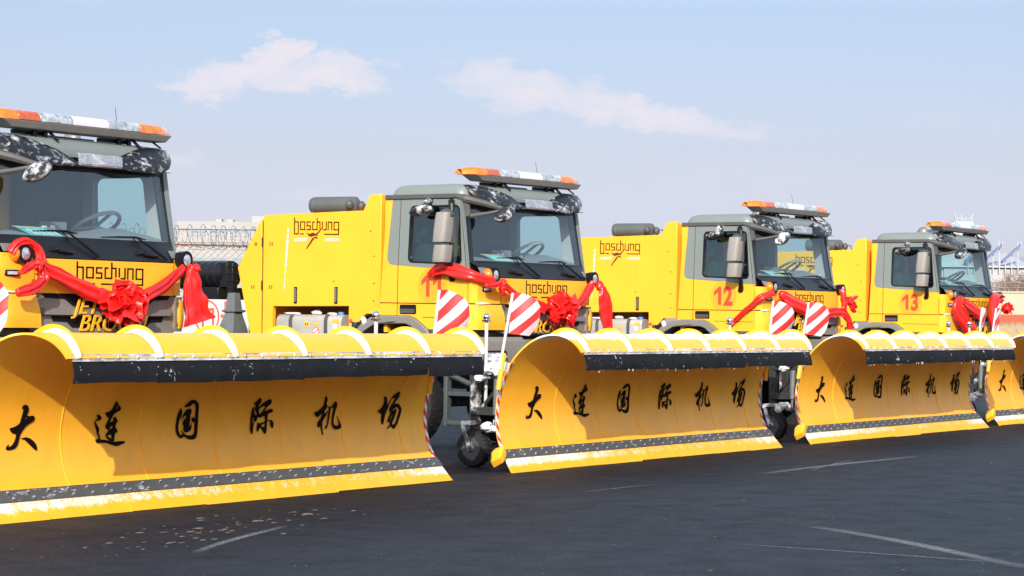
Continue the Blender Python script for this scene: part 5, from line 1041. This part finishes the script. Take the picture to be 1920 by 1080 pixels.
# ------------------------------------------------------------------ background right
M['dry_grass_soil'] = mat('dry_soil', (.26, .20, .13), .95, var=.3, vscale=2); M['cream_wall'] = mat('cream_wall', (.42, .385, .29), .85, var=.06, vscale=.8); M['red_band'] = mat('red_band', (.52, .085, .045), .85, var=.08)
mb = MB(); rows = []
for d, z in ((62, -.05), (75, .25), (88, .85), (98, 1.2), (112, 1.55), (140, 1.6)):
    rows.append([tuple(Vector((.9272 * d, .3745 * d, z)) + Vector((.555, -.832, 0)) * u) for u in (-9, -5, -2, 0, 2, 5, 9, 30)])
mb.grid(rows); kind(mb.build('terrain', 'dry_grass_soil', recalc=False), 'structure')
M['straw'] = mat('straw', (.42, .31, .18), .9, var=.35, vscale=.7)
mb = MB(); rn = random.Random(8)
for k in range(5200):
    d = rn.uniform(84, 101); u = rn.uniform(-3.0, 3.2); z = interp(d, [62, 75, 88, 98, 112], [-.05, .25, .85, 1.2, 1.55]); p = Vector((.9272 * d, .3745 * d, z - .02)) + RV * u
    h = rn.uniform(.10, .30) * (1.3 if noise.noise(Vector((d * .3, u, 0))) > 0 else .8); l = RV * rn.uniform(-.12, .12); w = RV * rn.uniform(.006, .014)
    mb.add([p - w, p + w, p + l + Vector((0, 0, h))], [(0, 1, 2)])
o = mb.build('dry_grass', 'straw', smooth=False, recalc=False); tag(o, 'dry straw coloured grass in front of the red and cream wall', 'grass'); kind(o, 'stuff')
mb = MB()
for k in range(16): d = rn.uniform(83, 88); p = Vector((.9272 * d, .3745 * d, interp(d, [75, 88], [.25, .85]))) + RV * rn.uniform(-1.6, .3); mb.ball(p, (rn.uniform(.15, .4), rn.uniform(.15, .4), rn.uniform(.03, .09)), 10, 6, jit=.6)
o = mb.build('snow_patches', 'snow'); tag(o, 'patchy old snow lying in the dry grass', 'snow'); kind(o, 'stuff')
wo = Vector((101.39, 42.64, 0)); wl = thing('boundary_wall', 'cream boundary wall with a red lower band', 'wall', wo)
mb = MB(); mb.plate([[(-4, 1.0), (24, 1.0), (24, 2.87), (-4, 2.87)]], bf, .25); mb.plate([[(-4, 2.86), (24, 2.86), (24, 2.93), (-4, 2.93)]], lambda u, v, w: bf(u, v, w + .05), .35); mb.build('wall_face', 'cream_wall', wl, smooth=False)
mb = MB(); mb.plate([[(-4, 1.0), (24, 1.0), (24, 1.88), (-4, 1.88)]], lambda u, v, w: bf(u, v, w + .02), .015); mb.build('red_band', 'red_band', wl, smooth=False)
co = Vector((105.0, 44.2, 0)); cf = thing('wire_fence', 'brownish wire fence running behind the cream wall', 'fence', co)
M['fence_brown'] = mat('fence_brown', (.27, .20, .155), .85, var=.3, vscale=3)
mb = MB()
for k in range(9): mb.tube([ff(-3 + k * 1.1, 1.5), ff(-3 + k * 1.1, 3.42)], .03, 5)
for z in (3.38, 3.15): mb.tube([ff(-4, z), ff(7, z)], .022, 4)
mb.build('fence_post', 'fence_brown', cf)
mb = MB()
for k in range(110): u = -4 + k * .07; mb.tube([ff(u, 2.2), ff(u + .5, 3.38)], .008, 3, cap=False); mb.tube([ff(u, 2.2), ff(u - .5, 3.38)], .008, 3, cap=False)
mb.build('wire_mesh', 'fence_brown', cf, smooth=False)
M['twig'] = mat('bare_twig', (.20, .125, .085), .9, var=.4, vscale=.9); M['twig_leaf'] = mat('dead_leaf', (.26, .155, .09), .9, var=.4, vscale=2)
def bush(o, label, n, h, wd, seed):
    b = thing('bare_bush', label, 'bush', o, 0, 'bare brown bushes behind the wall'); mb = MB(); lf = MB(); rn = random.Random(seed)
    def grow(p, d, l, r, lev):
        q = p + d * l; mb.tube([p, p.lerp(q, .5) + Vector((rn.gauss(0, .04), rn.gauss(0, .04), 0)), q], [r, r * .8, r * .55], 4, cap=False)
        if lev == 0:
            for _ in range(3):
                c = q + Vector((rn.gauss(0, .09), rn.gauss(0, .09), rn.gauss(0, .08))); s = rn.uniform(.015, .04); a = Vector((rn.gauss(0, 1), rn.gauss(0, 1), rn.gauss(0, 1))).normalized() * s; e = a.cross(Vector((rn.gauss(0, 1), rn.gauss(0, 1), 1))).normalized() * s * .7; lf.add([c - a, c + e, c + a, c - e], [(0, 1, 2, 3)])
            return
        for _ in range(4): grow(q if _ else p.lerp(q, .6), (d + Vector((rn.gauss(0, .42), rn.gauss(0, .42), rn.gauss(.05, .28)))).normalized(), l * rn.uniform(.55, .8), r * .6, lev - 1)
    for k in range(n):
        a = rn.uniform(0, 6.28); grow(Vector((rn.uniform(-1, 1) * wd, rn.uniform(-1, 1) * .5, 0)), Vector((math.cos(a) * .45, math.sin(a) * .45, 1)).normalized(), h * .36, .022, 3)
    mb.build('branch', 'twig', b, smooth=False, recalc=False); lf.build('leaf', 'twig_leaf', b, smooth=False, recalc=False)
bush((108.9, 45.0, 1.6), 'bare brown bush left of the bigger one by the fence', 9, 2.1, .6, 4)
bush((109.6, 43.6, 1.6), 'tallest bare brown bush behind the wire fence', 13, 2.75, .8, 5)
bush((110.4, 42.1, 1.6), 'bare brown bush farthest right behind the wire fence', 11, 2.4, .8, 6)
M['hall'] = mat('white_hall', (.40, .41, .44), .7, var=.05, vscale=.3); M['blue'] = mat('blue_steel', (.11, .17, .30), .5, var=.1, vscale=.5); M['hall_grey'] = mat('hall_grey', (.50, .53, .58), .7)
ho = Vector((211.94, 89.15, 0))
def hall(off, label, zr):
    h = thing('storage_hall', label, 'storage hall', ho + RV * off); mb = MB()
    mb.hexa([bf(0, 0, 0), bf(4.2, 0, 0), bf(4.2, 0, -30), bf(0, 0, -30)], [bf(0, 6.95, 0), bf(4.2, 6.95, 0), bf(4.2, 6.95, -30), bf(0, 6.95, -30)]); mb.build('wall', 'hall', h, smooth=False)
    mb = MB(); mb.add([bf(-.2, 6.98, .3), bf(4.4, 6.98, .3), bf(3.6, zr, -8), bf(1.4, zr - .2, -8), bf(-.2, 6.98, -30), bf(4.4, 6.98, -30)], [(0, 1, 2, 3), (0, 3, 4), (1, 5, 2), (2, 5, 4, 3)]); mb.build('roof', 'hall', h, smooth=False)
    mb = MB(); mb.plate([[(-.25, 6.9), (4.4, 6.9), (4.4, 7.02), (-.25, 7.02)]], lambda u, v, w: bf(u, v, w + .35), .1); mb.build('eave', 'hall_grey', h, smooth=False)
for k, lab in enumerate(('white storage hall beside the windscreen of truck 13', 'white storage hall under the middle blue conveyor', 'white storage hall under the last and rightmost blue conveyor')): hall(-3.0 + 3.9 * k, lab, 8.5)
for k, lab in enumerate(('blue sloping conveyor half hidden by truck 13', 'blue sloping conveyor in full view above the white halls', 'rightmost blue sloping conveyor above the white halls')):
    c = thing('roof_conveyor', lab, 'conveyor', ho + RV * (-1.75 + 1.75 * k)); mb = MB(); u0, z0, u1, z1 = .55, 7.40, 2.25, 9.0
    mb.hexa([bf(u0, z0 - .12, 1), bf(u1, z1 - .12, 1), bf(u1, z1 - .12, .3), bf(u0, z0 - .12, .3)], [bf(u0, z0 + .12, 1), bf(u1, z1 + .12, 1), bf(u1, z1 + .12, .3), bf(u0, z0 + .12, .3)]); mb.build('conveyor_beam', 'blue', c, smooth=False)
    mb = MB()
    for q in (.2, .55, .9): mb.tube([bf(lerp(u0, u1, q), 6.5, .6), bf(lerp(u0, u1, q), lerp(z0, z1, q) - .1, .6)], .05, 5)
    mb.build('support', 'hall_grey', c)
    mb = MB()
    for u in (u1 - .22, u1 + .08): mb.cyl(bf(u, 8.7, .6), bf(u, 9.35, .6), .10, n=8)
    mb.build('vent', 'hall', c)
tw = thing('terminal_roof', 'white rooftop with thin masts above the light bar of truck 13', 'building', (210.97, 91.13, 0)); mb = MB()
mb.hexa([bf(-1.0, 0, 0), bf(2.6, 0, 0), bf(2.6, 0, -8), bf(-1.0, 0, -8)], [bf(-1.0, 10.7, 0), bf(2.6, 10.7, 0), bf(2.6, 10.7, -8), bf(-1.0, 10.7, -8)]); mb.hexa([bf(0, 10.7, 0), bf(2.1, 10.7, 0), bf(2.1, 10.7, -4), bf(0, 10.7, -4)], [bf(.15, 11.25, 0), bf(1.95, 11.25, 0), bf(1.95, 11.25, -4), bf(.15, 11.25, -4)]); mb.build('wall', 'hall', tw, smooth=False)
M['teal_pale'] = mat('pale_teal', (.40, .60, .62), .4); mb = MB(); mb.plate([[(.1, 10.78), (2.0, 10.78), (1.95, 10.95), (.15, 10.95)]], lambda u, v, w: bf(u, v, w + .06), .04); mb.build('window', 'teal_pale', tw, smooth=False)
mb = MB()
for u, l, z in ((.5, -.25, 12.1), (.95, -.05, 11.9), (1.8, .2, 12.0), (1.3, 0, 11.6)): mb.tube([bf(u, 11.2, -.5), bf(u + l, z, -.5)], .03, 4)
for z in (11.4, 11.55): mb.tube([bf(.2, z, -.1), bf(1.9, z, -.1)], .02, 4)
mb.build('mast', 'hall_grey', tw)
